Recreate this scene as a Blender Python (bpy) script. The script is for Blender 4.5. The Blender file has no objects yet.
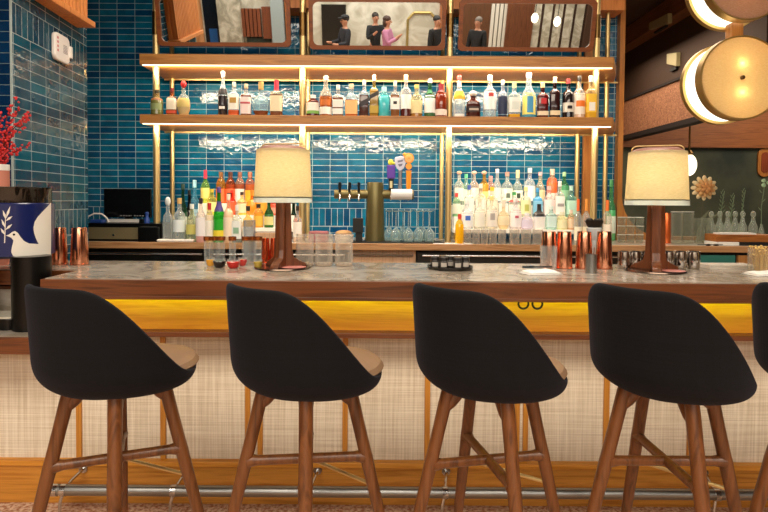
import bpy, bmesh, math, random
from mathutils import Matrix, Vector
random.seed(7)
S = bpy.context.scene
COL = S.collection
PI = math.pi
R = math.radians

# ---------------------------------------------------------------- camera
F = 560.0
PITCH, ROLL, PPX, PPY = R(1.7), R(0.4), 374.0, 218.0
CAM = Vector((0, -2.3, 1.41))
cd = bpy.data.cameras.new('camera'); cam = bpy.data.objects.new('camera', cd); COL.objects.link(cam)
cd.sensor_fit = 'HORIZONTAL'; cd.sensor_width = 36.0; cd.lens = F / 768 * 36
cd.shift_x = (384 - PPX) / 768; cd.shift_y = (PPY - 256) / 768
cd.clip_start = 0.05
RM = Matrix.Rotation(PI / 2 - PITCH, 3, 'X') @ Matrix.Rotation(ROLL, 3, 'Z')
cam.matrix_world = Matrix.Translation(CAM) @ RM.to_4x4()
S.camera = cam

def ray(px, py):
    return RM @ Vector(((px - PPX) / F, -(py - PPY) / F, -1))
def at(px, py, d):                       # a pixel at depth d in front of the lens -> world point
    v = ray(px, py); return CAM + v * (d / v.y)
def wx(px, d, z):                        # world X for a pixel column at depth d, height z
    py = 201 - (z - 1.41) * F / d
    return at(px, py, d).x
def wz(px, py, d): return at(px, py, d).z

# ---------------------------------------------------------------- world, light, exposure
S.view_settings.view_transform = 'Standard'; S.view_settings.look = 'None'
S.view_settings.gamma = 1.0; S.view_settings.use_curve_mapping = False
S.view_settings.exposure = 0.75
W = bpy.data.worlds.new('world'); S.world = W; W.use_nodes = True
W.node_tree.nodes['Background'].inputs[0].default_value = (1, .9, .78, 1)
W.node_tree.nodes['Background'].inputs[1].default_value = 0.10

def area(name, loc, sx, sy, power, col, rot=(0, 0, 0), spread=PI):
    l = bpy.data.lights.new(name, 'AREA'); l.shape = 'RECTANGLE'; l.size = sx; l.size_y = sy
    l.energy = power; l.color = col; l.spread = spread
    o = bpy.data.objects.new(name, l); o.location = loc; o.rotation_euler = rot; COL.objects.link(o); return o
def point(name, loc, power, col, r=.03):
    l = bpy.data.lights.new(name, 'POINT'); l.energy = power; l.color = col; l.shadow_soft_size = r
    o = bpy.data.objects.new(name, l); o.location = loc; COL.objects.link(o); return o
WARM = (1, .84, .64)
area('ceiling_fill_over_guests', (0, -3.2, 3.7), 5.5, 2.2, 190, (1, .87, .70))  # unseen soft fill, added to brighten the bar front and stools
area('ceiling_fill_over_bar', (0, .5, 3.72), 4.2, .5, 60, (1, .88, .72))  # unseen soft fill added above the bar
area('ceiling_fill_lounge', (0, -8.2, 3.7), 11, 2.5, 330, (1, .92, .82))  # unseen fill, added to brighten what the mirrors reflect
area('ceiling_fill_next_room', (5.6, 4.3, 3.4), 1.5, 1.5, 40, (1, .8, .6))  # added fill so the header behind the frieze is lit
area('ceiling_fill_next_room', (2.75, 4.2, 3.3), 1.2, 2.2, 34, (1, .8, .6))  # unseen fill added for the dim room beyond the opening

# ---------------------------------------------------------------- mesh helpers
class MB:
    def __init__(s): s.v = []; s.f = []; s.m = []; s.uv = {}
    def add(s, vs, fs, m=0, M=None):
        b = len(s.v)
        for p in vs:
            p = Vector(p); s.v.append(M @ p if M else p)
        for f in fs: s.f.append([b + i for i in f]); s.m.append(m)
        return s
    def box(s, a, b, m=0, M=None):
        x0, y0, z0 = a; x1, y1, z1 = b
        return s.add([(x0,y0,z0),(x1,y0,z0),(x1,y1,z0),(x0,y1,z0),(x0,y0,z1),(x1,y0,z1),(x1,y1,z1),(x0,y1,z1)],
                     [(3,2,1,0),(4,5,6,7),(0,1,5,4),(1,2,6,5),(2,3,7,6),(3,0,4,7)], m, M)
    def cbox(s, c, d, m=0, M=None):
        return s.box([c[i]-d[i]/2 for i in range(3)], [c[i]+d[i]/2 for i in range(3)], m, M)
    def lathe(s, prof, seg=20, m=0, M=None, pw=2, sy=1.0, cap=True, mf=None):
        vs = []; fs = []; n = len(prof)
        for (r, z) in prof:
            for k in range(seg):
                a = 2*PI*k/seg + PI/seg; c, si = math.cos(a), math.sin(a)
                q = 1.0 if pw == 2 else (abs(c)**pw + abs(si)**pw) ** (-1.0/pw)
                vs.append((r*q*c, r*q*si*sy, z))
        b = len(s.v); s.add(vs, [], m, M)
        for i in range(n-1):
            mm = mf(.5*(prof[i][1]+prof[i+1][1])) if mf else m
            for k in range(seg):
                k2 = (k+1) % seg
                s.f.append([b+i*seg+k, b+i*seg+k2, b+(i+1)*seg+k2, b+(i+1)*seg+k]); s.m.append(mm)
        if cap:
            s.f.append([b+k for k in range(seg)][::-1]); s.m.append(mf(prof[0][1]) if mf else m)
            s.f.append([b+(n-1)*seg+k for k in range(seg)]); s.m.append(mf(prof[-1][1]) if mf else m)
        return s
    def tube(s, pts, rad, seg=10, m=0, cap=True):
        pts = [Vector(p) for p in pts]; n = len(pts)
        if not hasattr(rad, '__len__'): rad = [rad]*n
        vs = []; up = None
        for i, p in enumerate(pts):
            t = (pts[min(i+1, n-1)] - pts[max(i-1, 0)]).normalized()
            if up is None:
                up = Vector((0, 0, 1)) if abs(t.z) < .9 else Vector((1, 0, 0))
            u = (up - t*up.dot(t)).normalized(); up = u; w = t.cross(u)
            for k in range(seg):
                a = 2*PI*k/seg; vs.append(p + (u*math.cos(a) + w*math.sin(a))*rad[i])
        b = len(s.v); s.add(vs, [], m)
        for i in range(n-1):
            for k in range(seg):
                k2 = (k+1) % seg
                s.f.append([b+i*seg+k, b+i*seg+k2, b+(i+1)*seg+k2, b+(i+1)*seg+k]); s.m.append(m)
        if cap:
            s.f.append([b+k for k in range(seg)][::-1]); s.f.append([b+(n-1)*seg+k for k in range(seg)]); s.m += [m, m]
        return s
    def prism(s, poly, z0, z1, m=0, M=None):
        n = len(poly)
        s.add([(x, y, z0) for x, y in poly] + [(x, y, z1) for x, y in poly],
              [list(range(n))[::-1], list(range(n, 2*n))] + [[i, (i+1) % n, n+(i+1) % n, n+i] for i in range(n)], m, M)
        return s
    def quad(s, ps, uvs=None, m=0):
        s.add(ps, [list(range(len(ps)))], m)
        if uvs: s.uv[len(s.f)-1] = uvs
        return s
    def ell(s, c, r, seg=16, ring=10, m=0, M=None):
        prof = [(max(1e-4, math.sin(PI*i/ring)), -math.cos(PI*i/ring)) for i in range(ring+1)]
        T = Matrix.Translation(c) @ Matrix.Diagonal((r[0], r[1], r[2], 1))
        return s.lathe(prof, seg, m, (M @ T) if M else T)

def obj(name, mb, mats, parent=None, smooth=False, bevel=0, sub=0, loc=None, rot=None):
    me = bpy.data.meshes.new(name)
    me.from_pydata([tuple(v) for v in mb.v], [], mb.f)
    if not isinstance(mats, (list, tuple)): mats = [mats]
    for m in mats: me.materials.append(m)
    me.polygons.foreach_set('material_index', mb.m)
    if mb.uv:
        uvl = me.uv_layers.new(name='UVMap')
        for fi, uvs in mb.uv.items():
            for li, uv in zip(me.polygons[fi].loop_indices, uvs): uvl.data[li].uv = uv
    me.update()
    bm = bmesh.new(); bm.from_mesh(me); bmesh.ops.recalc_face_normals(bm, faces=bm.faces); bm.to_mesh(me); bm.free()
    o = bpy.data.objects.new(name, me); COL.objects.link(o)
    if parent: o.parent = parent
    if loc: o.location = loc
    if rot: o.rotation_euler = rot
    if smooth:
        me.polygons.foreach_set('use_smooth', [True]*len(me.polygons))
        me.set_sharp_from_angle(angle=R(40))
    if bevel:
        b = o.modifiers.new('bevel', 'BEVEL'); b.width = bevel; b.segments = 2; b.limit_method = 'ANGLE'
    if sub:
        b = o.modifiers.new('sub', 'SUBSURF'); b.levels = sub; b.render_levels = sub
    return o
def tag(o, label, cat, group=None, kind=None):
    o['label'] = label; o['category'] = cat
    if group: o['group'] = group
    if kind: o['kind'] = kind
    return o
def thing(name, label, cat, loc=(0, 0, 0), rz=0, group=None):
    o = bpy.data.objects.new(name, None); COL.objects.link(o)
    o.location = loc; o.rotation_euler = (0, 0, rz); o.empty_display_size = .05
    return tag(o, label, cat, group)
def struct(name, mb, mats, parent=None, label=None, **k):
    o = obj(name, mb, mats, parent, **k)
    if not parent: o['kind'] = 'structure'
    if label: o['label'] = label
    return o

# ---------------------------------------------------------------- materials
def lin(h):
    if not isinstance(h, str): return (h[0], h[1], h[2], 1)
    h = h.lstrip('#'); c = [int(h[i:i+2], 16)/255 for i in (0, 2, 4)]
    return tuple((x/12.92 if x <= .04045 else ((x+.055)/1.055)**2.4) for x in c) + (1,)
MC = {}
def mat(name, col, rough=.5, metal=0, coat=0, emit=None, es=0, spec=.5, sheen=0):
    key = (name, str(col), rough, metal, coat, str(emit), es)
    if key in MC: return MC[key]
    m = bpy.data.materials.new(name); m.use_nodes = True
    b = m.node_tree.nodes['Principled BSDF']
    b.inputs['Base Color'].default_value = lin(col); b.inputs['Roughness'].default_value = rough
    b.inputs['Metallic'].default_value = metal; b.inputs['Coat Weight'].default_value = coat
    b.inputs['Specular IOR Level'].default_value = spec; b.inputs['Sheen Weight'].default_value = sheen
    if emit: b.inputs['Emission Color'].default_value = lin(emit); b.inputs['Emission Strength'].default_value = es
    MC[key] = m; return m
def nodes(m):
    nt = m.node_tree; return nt, nt.nodes, nt.links, nt.nodes['Principled BSDF']
def ramp(N, stops):
    r = N.new('ShaderNodeValToRGB'); e = r.color_ramp.elements
    e[0].position, e[0].color = stops[0][0], lin(stops[0][1]); e[1].position, e[1].color = stops[-1][0], lin(stops[-1][1])
    for p, c in stops[1:-1]:
        x = e.new(p); x.color = lin(c)
    return r
def wood(name, c1, c2, axis='x', rough=.4, scale=1.0, coat=0):
    if name in MC: return MC[name]
    m = mat(name, c1, rough, coat=coat); nt, N, L, B = nodes(m)
    tc = N.new('ShaderNodeTexCoord'); mp = N.new('ShaderNodeMapping')
    st = {'x': (1.2, 22, 22), 'y': (22, 1.2, 22), 'z': (22, 22, 1.2)}[axis]
    mp.inputs['Scale'].default_value = [q*scale for q in st]
    n1 = N.new('ShaderNodeTexNoise'); n1.inputs['Scale'].default_value = 1.5; n1.inputs['Detail'].default_value = 6; n1.inputs['Distortion'].default_value = 1.2
    r = ramp(N, [(.32, c2), (.52, c1), (.72, c2)])
    L.new(tc.outputs['Object'], mp.inputs['Vector']); L.new(mp.outputs[0], n1.inputs['Vector']); L.new(n1.outputs['Fac'], r.inputs[0]); L.new(r.outputs[0], B.inputs['Base Color'])
    bp = N.new('ShaderNodeBump'); bp.inputs['Strength'].default_value = .12; bp.inputs['Distance'].default_value = .004
    L.new(n1.outputs['Fac'], bp.inputs['Height']); L.new(bp.outputs[0], B.inputs['Normal'])
    MC[name] = m; return m
def marble(name, base, vein, scale=3.0, rough=.15, contrast=(.42, .62)):
    m = mat(name, base, rough); nt, N, L, B = nodes(m)
    tc = N.new('ShaderNodeTexCoord')
    n = N.new('ShaderNodeTexNoise'); n.inputs['Scale'].default_value = scale; n.inputs['Detail'].default_value = 9; n.inputs['Distortion'].default_value = 1.8
    r = ramp(N, [(contrast[0], vein), (contrast[1], base)])
    L.new(tc.outputs['Object'], n.inputs['Vector']); L.new(n.outputs['Fac'], r.inputs[0]); L.new(r.outputs[0], B.inputs['Base Color'])
    return m
def tile(name, c1, c2, grout, bw=.159, bh=.055):
    m = mat(name, c1, .09, spec=.45); nt, N, L, B = nodes(m)
    uv = N.new('ShaderNodeUVMap')
    br = N.new('ShaderNodeTexBrick'); br.offset = 0; br.squash = 1
    br.inputs['Scale'].default_value = 1; br.inputs['Brick Width'].default_value = bw; br.inputs['Row Height'].default_value = bh
    br.inputs['Mortar Size'].default_value = .0024; br.inputs['Mortar Smooth'].default_value = .3; br.inputs['Bias'].default_value = 0
    br.inputs['Color1'].default_value = lin(c1); br.inputs['Color2'].default_value = lin(c2); br.inputs['Mortar'].default_value = lin(grout)
    L.new(uv.outputs[0], br.inputs['Vector'])
    n = N.new('ShaderNodeTexNoise'); n.inputs['Scale'].default_value = 9; n.inputs['Detail'].default_value = 3
    L.new(uv.outputs[0], n.inputs['Vector'])
    mx = N.new('ShaderNodeMix'); mx.data_type = 'RGBA'; mx.blend_type = 'MULTIPLY'; mx.inputs[0].default_value = .6
    rr = ramp(N, [(.3, '#9aa8b0'), (.7, '#ffffff')])
    L.new(n.outputs['Fac'], rr.inputs[0]); L.new(br.outputs['Color'], mx.inputs[6]); L.new(rr.outputs[0], mx.inputs[7]); L.new(mx.outputs[2], B.inputs['Base Color'])
    n2 = N.new('ShaderNodeTexNoise'); n2.inputs['Scale'].default_value = 14; n2.inputs['Detail'].default_value = 2; n2.inputs['Distortion'].default_value = .6
    L.new(uv.outputs[0], n2.inputs['Vector'])
    b1 = N.new('ShaderNodeBump'); b1.inputs['Strength'].default_value = .35; b1.inputs['Distance'].default_value = .012
    L.new(n2.outputs['Fac'], b1.inputs['Height'])
    b2 = N.new('ShaderNodeBump'); b2.invert = True; b2.inputs['Strength'].default_value = .7; b2.inputs['Distance'].default_value = .003
    L.new(br.outputs['Fac'], b2.inputs['Height']); L.new(b1.outputs[0], b2.inputs['Normal']); L.new(b2.outputs[0], B.inputs['Normal'])
    ml = N.new('ShaderNodeMath'); ml.operation = 'MULTIPLY_ADD'; ml.inputs[1].default_value = .6; ml.inputs[2].default_value = .09
    L.new(br.outputs['Fac'], ml.inputs[0]); L.new(ml.outputs[0], B.inputs['Roughness'])
    return m
def glass(col='#f2f6f6', solid=.22, rough=.05, name='clear_glass', facing=.4):
    key = ('glass', col, solid, rough, facing)
    if key in MC: return MC[key]
    m = bpy.data.materials.new(name); m.use_nodes = True; nt, N, L, B = nodes(m)
    B.inputs['Base Color'].default_value = lin(col); B.inputs['Roughness'].default_value = rough; B.inputs['Specular IOR Level'].default_value = .7
    t = N.new('ShaderNodeBsdfTransparent'); c = lin(col); t.inputs[0].default_value = (c[0]**.6, c[1]**.6, c[2]**.6, 1)
    lw = N.new('ShaderNodeLayerWeight'); lw.inputs[0].default_value = .35
    ma = N.new('ShaderNodeMath'); ma.operation = 'MULTIPLY_ADD'; ma.inputs[1].default_value = facing; ma.inputs[2].default_value = solid; ma.use_clamp = True
    mx = N.new('ShaderNodeMixShader'); out = N['Material Output']
    L.new(lw.outputs['Facing'], ma.inputs[0]); L.new(ma.outputs[0], mx.inputs[0]); L.new(t.outputs[0], mx.inputs[1]); L.new(B.outputs[0], mx.inputs[2]); L.new(mx.outputs[0], out.inputs[0])
    MC[key] = m; return m
def emit(name, col, s):
    return mat(name, '#000000', .5, emit=col, es=s)
def weave(name, c1, c2, sx, sy, bump=.3, rough=.8, noise=True):
    m = mat(name, c1, rough); nt, N, L, B = nodes(m)
    tc = N.new('ShaderNodeTexCoord')
    outs = []
    for ax, sc in (('X', sx), ('Z', sy)):
        mp = N.new('ShaderNodeMapping'); mp.inputs['Scale'].default_value = (sc, 1, 3) if ax == 'X' else (3, 1, sc)
        n = N.new('ShaderNodeTexNoise'); n.inputs['Scale'].default_value = 1; n.inputs['Detail'].default_value = 3
        L.new(tc.outputs['Object'], mp.inputs[0]); L.new(mp.outputs[0], n.inputs['Vector']); outs.append(n.outputs['Fac'])
    a = N.new('ShaderNodeMath'); a.operation = 'ADD'; L.new(outs[0], a.inputs[0]); L.new(outs[1], a.inputs[1])
    h = N.new('ShaderNodeMath'); h.operation = 'MULTIPLY'; h.inputs[1].default_value = .5; L.new(a.outputs[0], h.inputs[0])
    r = ramp(N, [(.36, c2), (.62, c1)]); L.new(h.outputs[0], r.inputs[0]); L.new(r.outputs[0], B.inputs['Base Color'])
    b = N.new('ShaderNodeBump'); b.inputs['Strength'].default_value = bump; b.inputs['Distance'].default_value = .003
    L.new(h.outputs[0], b.inputs['Height']); L.new(b.outputs[0], B.inputs['Normal'])
    return m

M_walnut = wood('dark_walnut', '#6e3d1f', '#4a2814', 'x', .35)
M_shelf = wood('shelf_oak', '#b07a3c', '#8a5826', 'x', .4)
M_amber = wood('amber_oak', '#dd9a3a', '#c07a20', 'x', .45)
M_base = wood('base_oak', '#cf8f3a', '#aa6c22', 'x', .4)
M_batten = wood('batten_oak', '#c98a32', '#a76a1e', 'z', .45)
M_frame = wood('frame_oak', '#b47838', '#935822', 'z', .4)
M_mframe = wood('mirror_frame_walnut', '#7d4420', '#5f3216', 'x', .35)
M_leg = wood('leg_walnut', '#704322', '#4c2a12', 'z', .32)
M_pale = wood('pale_oak', '#c4a283', '#a8845f', 'z', .5)
M_slat = wood('slat_orange_wood', '#d68a48', '#b96c30', 'z', .5)
M_planks = wood('plank_wood', '#a8663a', '#7c4424', 'z', .5, .4)
M_beam = wood('beam_wood', '#8a5c3c', '#684026', 'y', .6)
M_header = wood('header_wood', '#93592c', '#74421e', 'x', .5)
M_tile = tile('blue_glazed_tile', '#0a4a78', '#127296', '#b4d0d8')
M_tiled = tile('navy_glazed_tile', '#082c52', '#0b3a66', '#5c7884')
M_brass = mat('brushed_brass', '#d2b880', .42, .85)
M_brassd = mat('dark_brass', '#6d5430', .35, 1)
M_chrome = mat('chrome', '#c8c8c8', .18, 1)
M_steel = mat('brushed_steel', '#9a9a98', .35, 1)
M_copper = mat('polished_copper', '#e8a07e', .16, 1)
M_coppert = mat('copper_tint', '#b5652c', .25, .8)
M_black = mat('black_plastic', '#060606', .3, spec=.3)
M_blackm = mat('black_matte', '#0e0d0d', .6)
M_dark = mat('dark_interior', '#100e0d', .7)
M_white = mat('white_paper', '#e8e6e1', .7)
M_marble = marble('grey_bar_marble', '#a89f94', '#877c6e', 4.5, .2)
M_wmarble = marble('white_wall_marble', '#d5d2c4', '#b0ab9a', 1.2, .25)
M_woven = weave('woven_grasscloth', '#ece4d2', '#c8bba4', 130, 260)
M_olive = mat('olive_bronze', '#6f6640', .38, .6)
M_teal = mat('teal_paint', '#2f7d74', .5)
M_pad = mat('tan_leather', '#80644c', .55)
M_shade = None

# ---------------------------------------------------------------- setting
Y = lambda d: d - 2.3
ZC, ZB = 1.08, 1.083
YW = Y(5.05)
carpet = mat('carpet', '#c9a58a', .95); nt, N, L, B = nodes(carpet)
tc = N.new('ShaderNodeTexCoord'); nz = N.new('ShaderNodeTexNoise'); nz.inputs['Scale'].default_value = 60; nz.inputs['Detail'].default_value = 4
rr = ramp(N, [(.38, '#a8704c'), (.6, '#e0c6ad')]); L.new(tc.outputs['Object'], nz.inputs[0]); L.new(nz.outputs['Fac'], rr.inputs[0]); L.new(rr.outputs[0], B.inputs['Base Color'])
struct('floor', MB().box((-8, -10.2, -.1), (8, 8, 0)), carpet)
struct('ceiling', MB().box((-8, -10.2, 3.8), (8, YW + .1, 3.9)), mat('ceiling_paint', '#4a4038', .8))
# tiled back wall (a soldier course above the counter), with the opening to the next room at the right
Z0 = 1.345; ZS = 1.186
XJ = 2.19
def wallband(mb, P, Q, z0, z1, u0, sold=False):
    l = (Vector(Q) - Vector(P)).length
    ps = [(P[0], P[1], z0), (Q[0], Q[1], z0), (Q[0], Q[1], z1), (P[0], P[1], z1)]
    if sold: uv = [(z0-ZS, u0), (z0-ZS, u0+l), (z1-ZS, u0+l), (z1-ZS, u0)]
    else: uv = [(u0, z0-Z0+5.5), (u0+l, z0-Z0+5.5), (u0+l, z1-Z0+5.5), (u0, z1-Z0+5.5)]
    mb.quad(ps, uv)
wb = MB()
for (a, b, s_) in ((0, ZS, 0), (ZS, Z0, 1), (Z0, 3.8, 0)):
    wallband(wb, (-8, YW), (XJ, YW), a, b, .03, s_)
wb.box((-8, YW+.002, 0), (XJ, YW+.1, 3.8)); wb.box((XJ, YW, 0), (5.0, YW+.1, 1.06)); wb.box((5.0, YW, 0), (8, YW+.1, 3.8)); wb.box((XJ, YW, 3.6), (5.0, YW+.1, 3.8))
struct('wall_back', wb, M_tile)
M_dkwall = mat('brown_wall', '#4c3322', .7)
struct('wall_left', MB().box((-8.1, -10.2, 0), (-8, YW+.1, 3.8)), M_dkwall)
struct('wall_right', MB().box((8, -10.2, 0), (8.1, YW+.1, 3.8)), M_dkwall)
# tiled pier at the left
pf = (-1.94, Y(3.8)); pn = (-1.895, Y(2.94))
pr = MB()
ZT = Z0 + 17*.055
def pierband(mb, P, Q, u0):
    for (a, b, s_) in ((0, ZS, 0), (ZS, Z0, 1), (Z0, ZT, 0)): wallband(mb, P, Q, a, b, u0, s_)
    l = (Vector(Q)-Vector(P)).length
    mb.quad([(P[0],P[1],ZT),(Q[0],Q[1],ZT),(Q[0],Q[1],ZT+.159),(P[0],P[1],ZT+.159)], [(0,u0),(0,u0+l),(.159,u0+l),(.159,u0)])
    z0 = ZT + .159
    mb.quad([(P[0],P[1],z0),(Q[0],Q[1],z0),(Q[0],Q[1],3.8),(P[0],P[1],3.8)], [(u0,0),(u0+l,0),(u0+l,3.8-z0),(u0,3.8-z0)])
pierband(pr, pn, pf, .159*4 - .02)
pr.quad([(pf[0],pf[1],0),(-2.9,pf[1],0),(-2.9,pf[1],3.8),(pf[0],pf[1],3.8)], [(0,0),(1,0),(1,3.8),(0,3.8)])
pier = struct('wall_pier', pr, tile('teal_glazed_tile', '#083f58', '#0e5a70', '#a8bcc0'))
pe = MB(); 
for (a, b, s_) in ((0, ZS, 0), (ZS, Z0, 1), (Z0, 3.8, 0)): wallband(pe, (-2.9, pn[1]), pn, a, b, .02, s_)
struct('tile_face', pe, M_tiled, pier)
struct('corner_trim', MB().box((pn[0]-.005, pn[1]-.004, 0), (pn[0]+.004, pn[1]+.004, 3.8)), mat('pale_trim', '#9fb0b2', .4), pier)
# fluted wood bulkhead on the pier
bk = MB(); y0, y1 = Y(2.9), Y(3.67); xb = -1.815; zb = wz(97, 28, 3.67)
bk.box((-1.95, y0, zb), (xb, y1, zb+.035), 0)
n = 17
for i in range(n):
    a = y0 + (y1-.03-y0)*i/n; b = a + (y1-.03-y0)/n*.72
    bk.box((-1.95, a, zb+.035), (xb-.03, b, 3.79)); bk.box((-1.95, b, zb+.035), (xb-.08, a+(y1-.03-y0)/n, 3.79))
struct('trim_bulkhead', bk, M_slat, bevel=.004)
# wood canopy over the mirrors
struct('trim_canopy', MB().box((-1.80, Y(4.84), 3.06), (2.13, Y(5.045), 3.79)), M_slat)

# opening to the next room, framed in oak with a rounded lower corner
fr = MB(); yo = Y(4.98); xi = 2.203; zi = 1.115; rad = .36
xo = 2.160
pts = [(xo, 3.79), (xo, 1.085)]
pts += [(4.3, 1.085), (4.3, zi)]
for k in range(9):
    a = PI/2*k/8; pts.append((xi+rad-rad*math.sin(a), zi+rad-rad*math.cos(a)))
pts += [(xi, 3.79)]
fr.prism(pts, 0, .10, 0, Matrix.Translation((0, yo+.10, 0)) @ Matrix.Rotation(PI/2, 4, 'X'))
struct('trim_opening', fr, M_frame)
# next room
nr = MB(); yf = Y(8.2)
nr.box((1.9, yf, 0), (8, yf+.1, 3.8))
gw = mat('dark_green_wall', '#2c3a30', .8); nt, N, L, B = nodes(gw)
tc = N.new('ShaderNodeTexCoord'); nz = N.new('ShaderNodeTexNoise'); nz.inputs['Scale'].default_value = 1.6; nz.inputs['Detail'].default_value = 5
rr = ramp(N, [(.35, '#1c2822'), (.68, '#4a4f3c')]); L.new(tc.outputs['Object'], nz.inputs[0]); L.new(nz.outputs['Fac'], rr.inputs[0]); L.new(rr.outputs[0], B.inputs['Base Color'])
struct('wall_far', nr, gw)
struct('ceiling_far', MB().box((1.9, YW+.1, 3.8), (8, yf+.1, 3.9)), mat('dark_ceiling', '#3a2a20', .8))
struct('wall_nook_left', MB().box((1.9, YW+.1, 0), (1.98, yf, 3.8)), M_dkwall)
xw = 3.55
frz = MB(); frz.box((xw, YW+.12, 2.37), (xw+.1, yf, 2.85))
M_stone = marble('pink_stone', '#b4805e', '#875a40', 30, .7)
struct('wall_frieze', frz, M_stone, label='pinkish stone frieze running back into the next room')
d2 = MB(); d2.box((xw-.02, YW+.12, 2.31), (xw+.12, yf, 2.37)); d2.box((xw-.02, YW+.12, 2.85), (xw+.02, yf, 2.88))
struct('trim_frieze', d2, mat('dark_trim', '#1c120e', .8))
struct('wall_upper', MB().box((xw+.03, YW+.12, 2.85), (xw+.1, yf, 3.8)), mat('dark_brown_wall', '#3e2a1c', .75))
struct('trim_ceiling_beam', MB().box((xw-.15, YW+.12, 3.55), (xw+.03, yf, 3.79)), M_beam)
struct('trim_header', MB().box((1.98, yf-.06, wz(720, 148, 8.2)), (8, yf-.001, 2.9)), M_header)

# ---------------------------------------------------------------- lounge behind the camera (seen in the mirrors)
YR = -10.0
struct('wall_rear', MB().box((-8, YR-.2, 0), (8, YR, 3.8)), M_wmarble)
mx = lambda px: (px-374)*.02875
def rearbox(px0, px1, z0, z1, dy, m, name='panel'):
    mb = MB(); mb.box((mx(px0), YR, z0), (mx(px1), YR+dy, z1)); return struct('trim_'+name, mb, m)
pl = MB()
for i in range(9):
    a, b = mx(158)+.145*i, mx(158)+.145*i+.14
    pl.box((a, YR, 0), (b, YR+.12+.01*(i % 2), 3.7))
struct('trim_planks', pl, wood('honey_planks', '#c08a5c', '#95602f', 'z', .5, .3), bevel=.004)
rearbox(205, 221, 0, 3.7, .05, mat('dark_window', '#12181f', .1), 'dark_window')
struct('trim_blue_pane', MB().box((mx(209), YR+.05, .4), (mx(217), YR+.07, 1.25)), mat('pane_blue', '#1d4f86', .3))  # plain blue surface, no emission
rearbox(221, 243, 0, 3.7, .3, marble('grey_marble', '#bdb7a6', '#8e8877', 2), 'marble_column')
sl = MB(); 
for i in range(5): sl.box((mx(243)+.11*i, YR, 1.05), (mx(243)+.11*i+.085, YR+.16, 1.80))
sl.box((mx(263), YR, 1.0), (mx(272), YR+.16, 1.85))
struct('trim_slats', sl, wood('red_slats', '#7a4024', '#54280f', 'z', .5))
rearbox(246, 270, 0, 1.02, .1, mat('dark_planter', '#20261c', .8), 'dark_planter')
rearbox(273, 285, 0, 3.7, .35, mat('grey_blue_column', '#8d999a', .4), 'grey_column')
rearbox(286, 292, 0, 3.7, .2, M_planks, 'brown_post')
rearbox(321, 345, 0, 1.92, .06, mat('black_door', '#15130f', .3), 'black_door')
ar = MB(); z1 = 1.72
for (p, q) in (((mx(406), 0), (mx(406), z1-.18)), ((mx(406), z1-.18), (mx(412), z1)), ((mx(412), z1), (mx(428), z1)), ((mx(428), z1), (mx(434), z1-.18)), ((mx(434), z1-.18), (mx(434), 0))):
    ar.tube([(p[0], YR+.03, p[1]), (q[0], YR+.03, q[1])], .035, 8)
struct('trim_arch', ar, mat('arch_brass', '#b8a468', .3, .7))
rearbox(437, 446, 0, 3.7, .25, M_planks, 'brown_pilaster')
rearbox(455, 487, 0, 3.7, .10, wood('rear_brown', '#5f3a20', '#43260f', 'z', .5), 'brown_panel')
ws = MB()
for i in range(4): ws.box((mx(487)+.12*i, YR, 0), (mx(487)+.12*i+.085, YR+.14, 3.7))
struct('trim_white_slats', ws, mat('white_slat', '#cfcabd', .5))
rearbox(502, 528, 0, 3.7, .22, wood('rear_walnut', '#6b3c1e', '#4c270f', 'z', .5), 'walnut_panel')
ws = MB(); wd = MB()
for i in range(5):
    ws.box((mx(528)+.30*i, YR, 0), (mx(528)+.30*i+.22, YR+.14, 3.7)); wd.box((mx(528)+.30*i+.22, YR, 0), (mx(528)+.30*i+.30, YR+.10, 3.7))
struct('trim_wide_slats', ws, marble('slat_marble', '#d2ccba', '#a9a28f', 3)); struct('trim_dark_gaps', wd, mat('gap_brown', '#3a2212', .6))
rearbox(580, 600, 0, 3.7, .2, M_dkwall, 'dark_end')

# ---------------------------------------------------------------- bar counter
XL, XR, XW = -1.375, 3.2, -1.885
bar = thing('bar_counter', 'long bar with grey marble top, walnut edge, glowing amber fascia and woven front panels', 'bar', (0, 0, 0))
outl = [(XL, 0), (XR, 0), (XR, .70), (XW, .70), (XW, .28), (XL, .28)]
obj('edge_band', MB().prism(outl, 1.012, ZC-.001).box((XL, 0, .998), (XR, .026, 1.012)).box((XL, .026, .998), (XL+.03, .28, 1.012)).box((XL, .025, .998), (XR, .052, 1.001)), M_walnut, bar, bevel=.003)  # last thin lip is added to keep the strip's light off the floor
i_ = .014
outm = [(XL+i_, i_), (XR-i_, i_), (XR-i_, .70-i_), (XW+i_, .70-i_), (XW+i_, .28+i_), (XL+i_, .28+i_)]
obj('marble_top', MB().prism(outm, ZC-.001, ZB), M_marble, bar)
obj('fascia', MB().box((XL+.03, .16, .840), (XR-.03, .25, 1.011)), wood('fascia_oak', '#ec9c2c', '#d8821c', 'x', .45), bar)
obj('fascia_trim', MB().box((XL+.02, .10, .818), (XR-.03, .27, .840)), M_walnut, bar, bevel=.002)
obj('light_strip', MB().box((XL+.05, .030, 1.0025), (XR-.05, .046, 1.0115)), emit('amber_led', (.55, .95, .0), 27), bar)
PD = 2.58
obj('woven_panel', MB().box((-3.2, .28, .203), (XR-.03, .40, .862)), M_woven, bar)
obj('wing_panel', MB().box((XW+.03, .33, .862), (XL+.2, .60, .997)), M_walnut, bar)
for px in (-5, 79.5, 163.6, 248, 260.5, 345.3, 427.3, 517, 525.5, 606, 690, 775, 788):
    x = wx(px, PD, .5); w = .018 if 240 < px < 262 or 515 < px < 527 or px > 770 else .019
    obj('batten', MB().box((x-w*.65, .268, .2045), (x+w*.65, .2805, .835)), M_batten, bar, bevel=.002)
obj('base_board', MB().box((-3.2, .26, 0), (XR-.03, .45, .180)), M_base, bar, bevel=.002)
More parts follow.
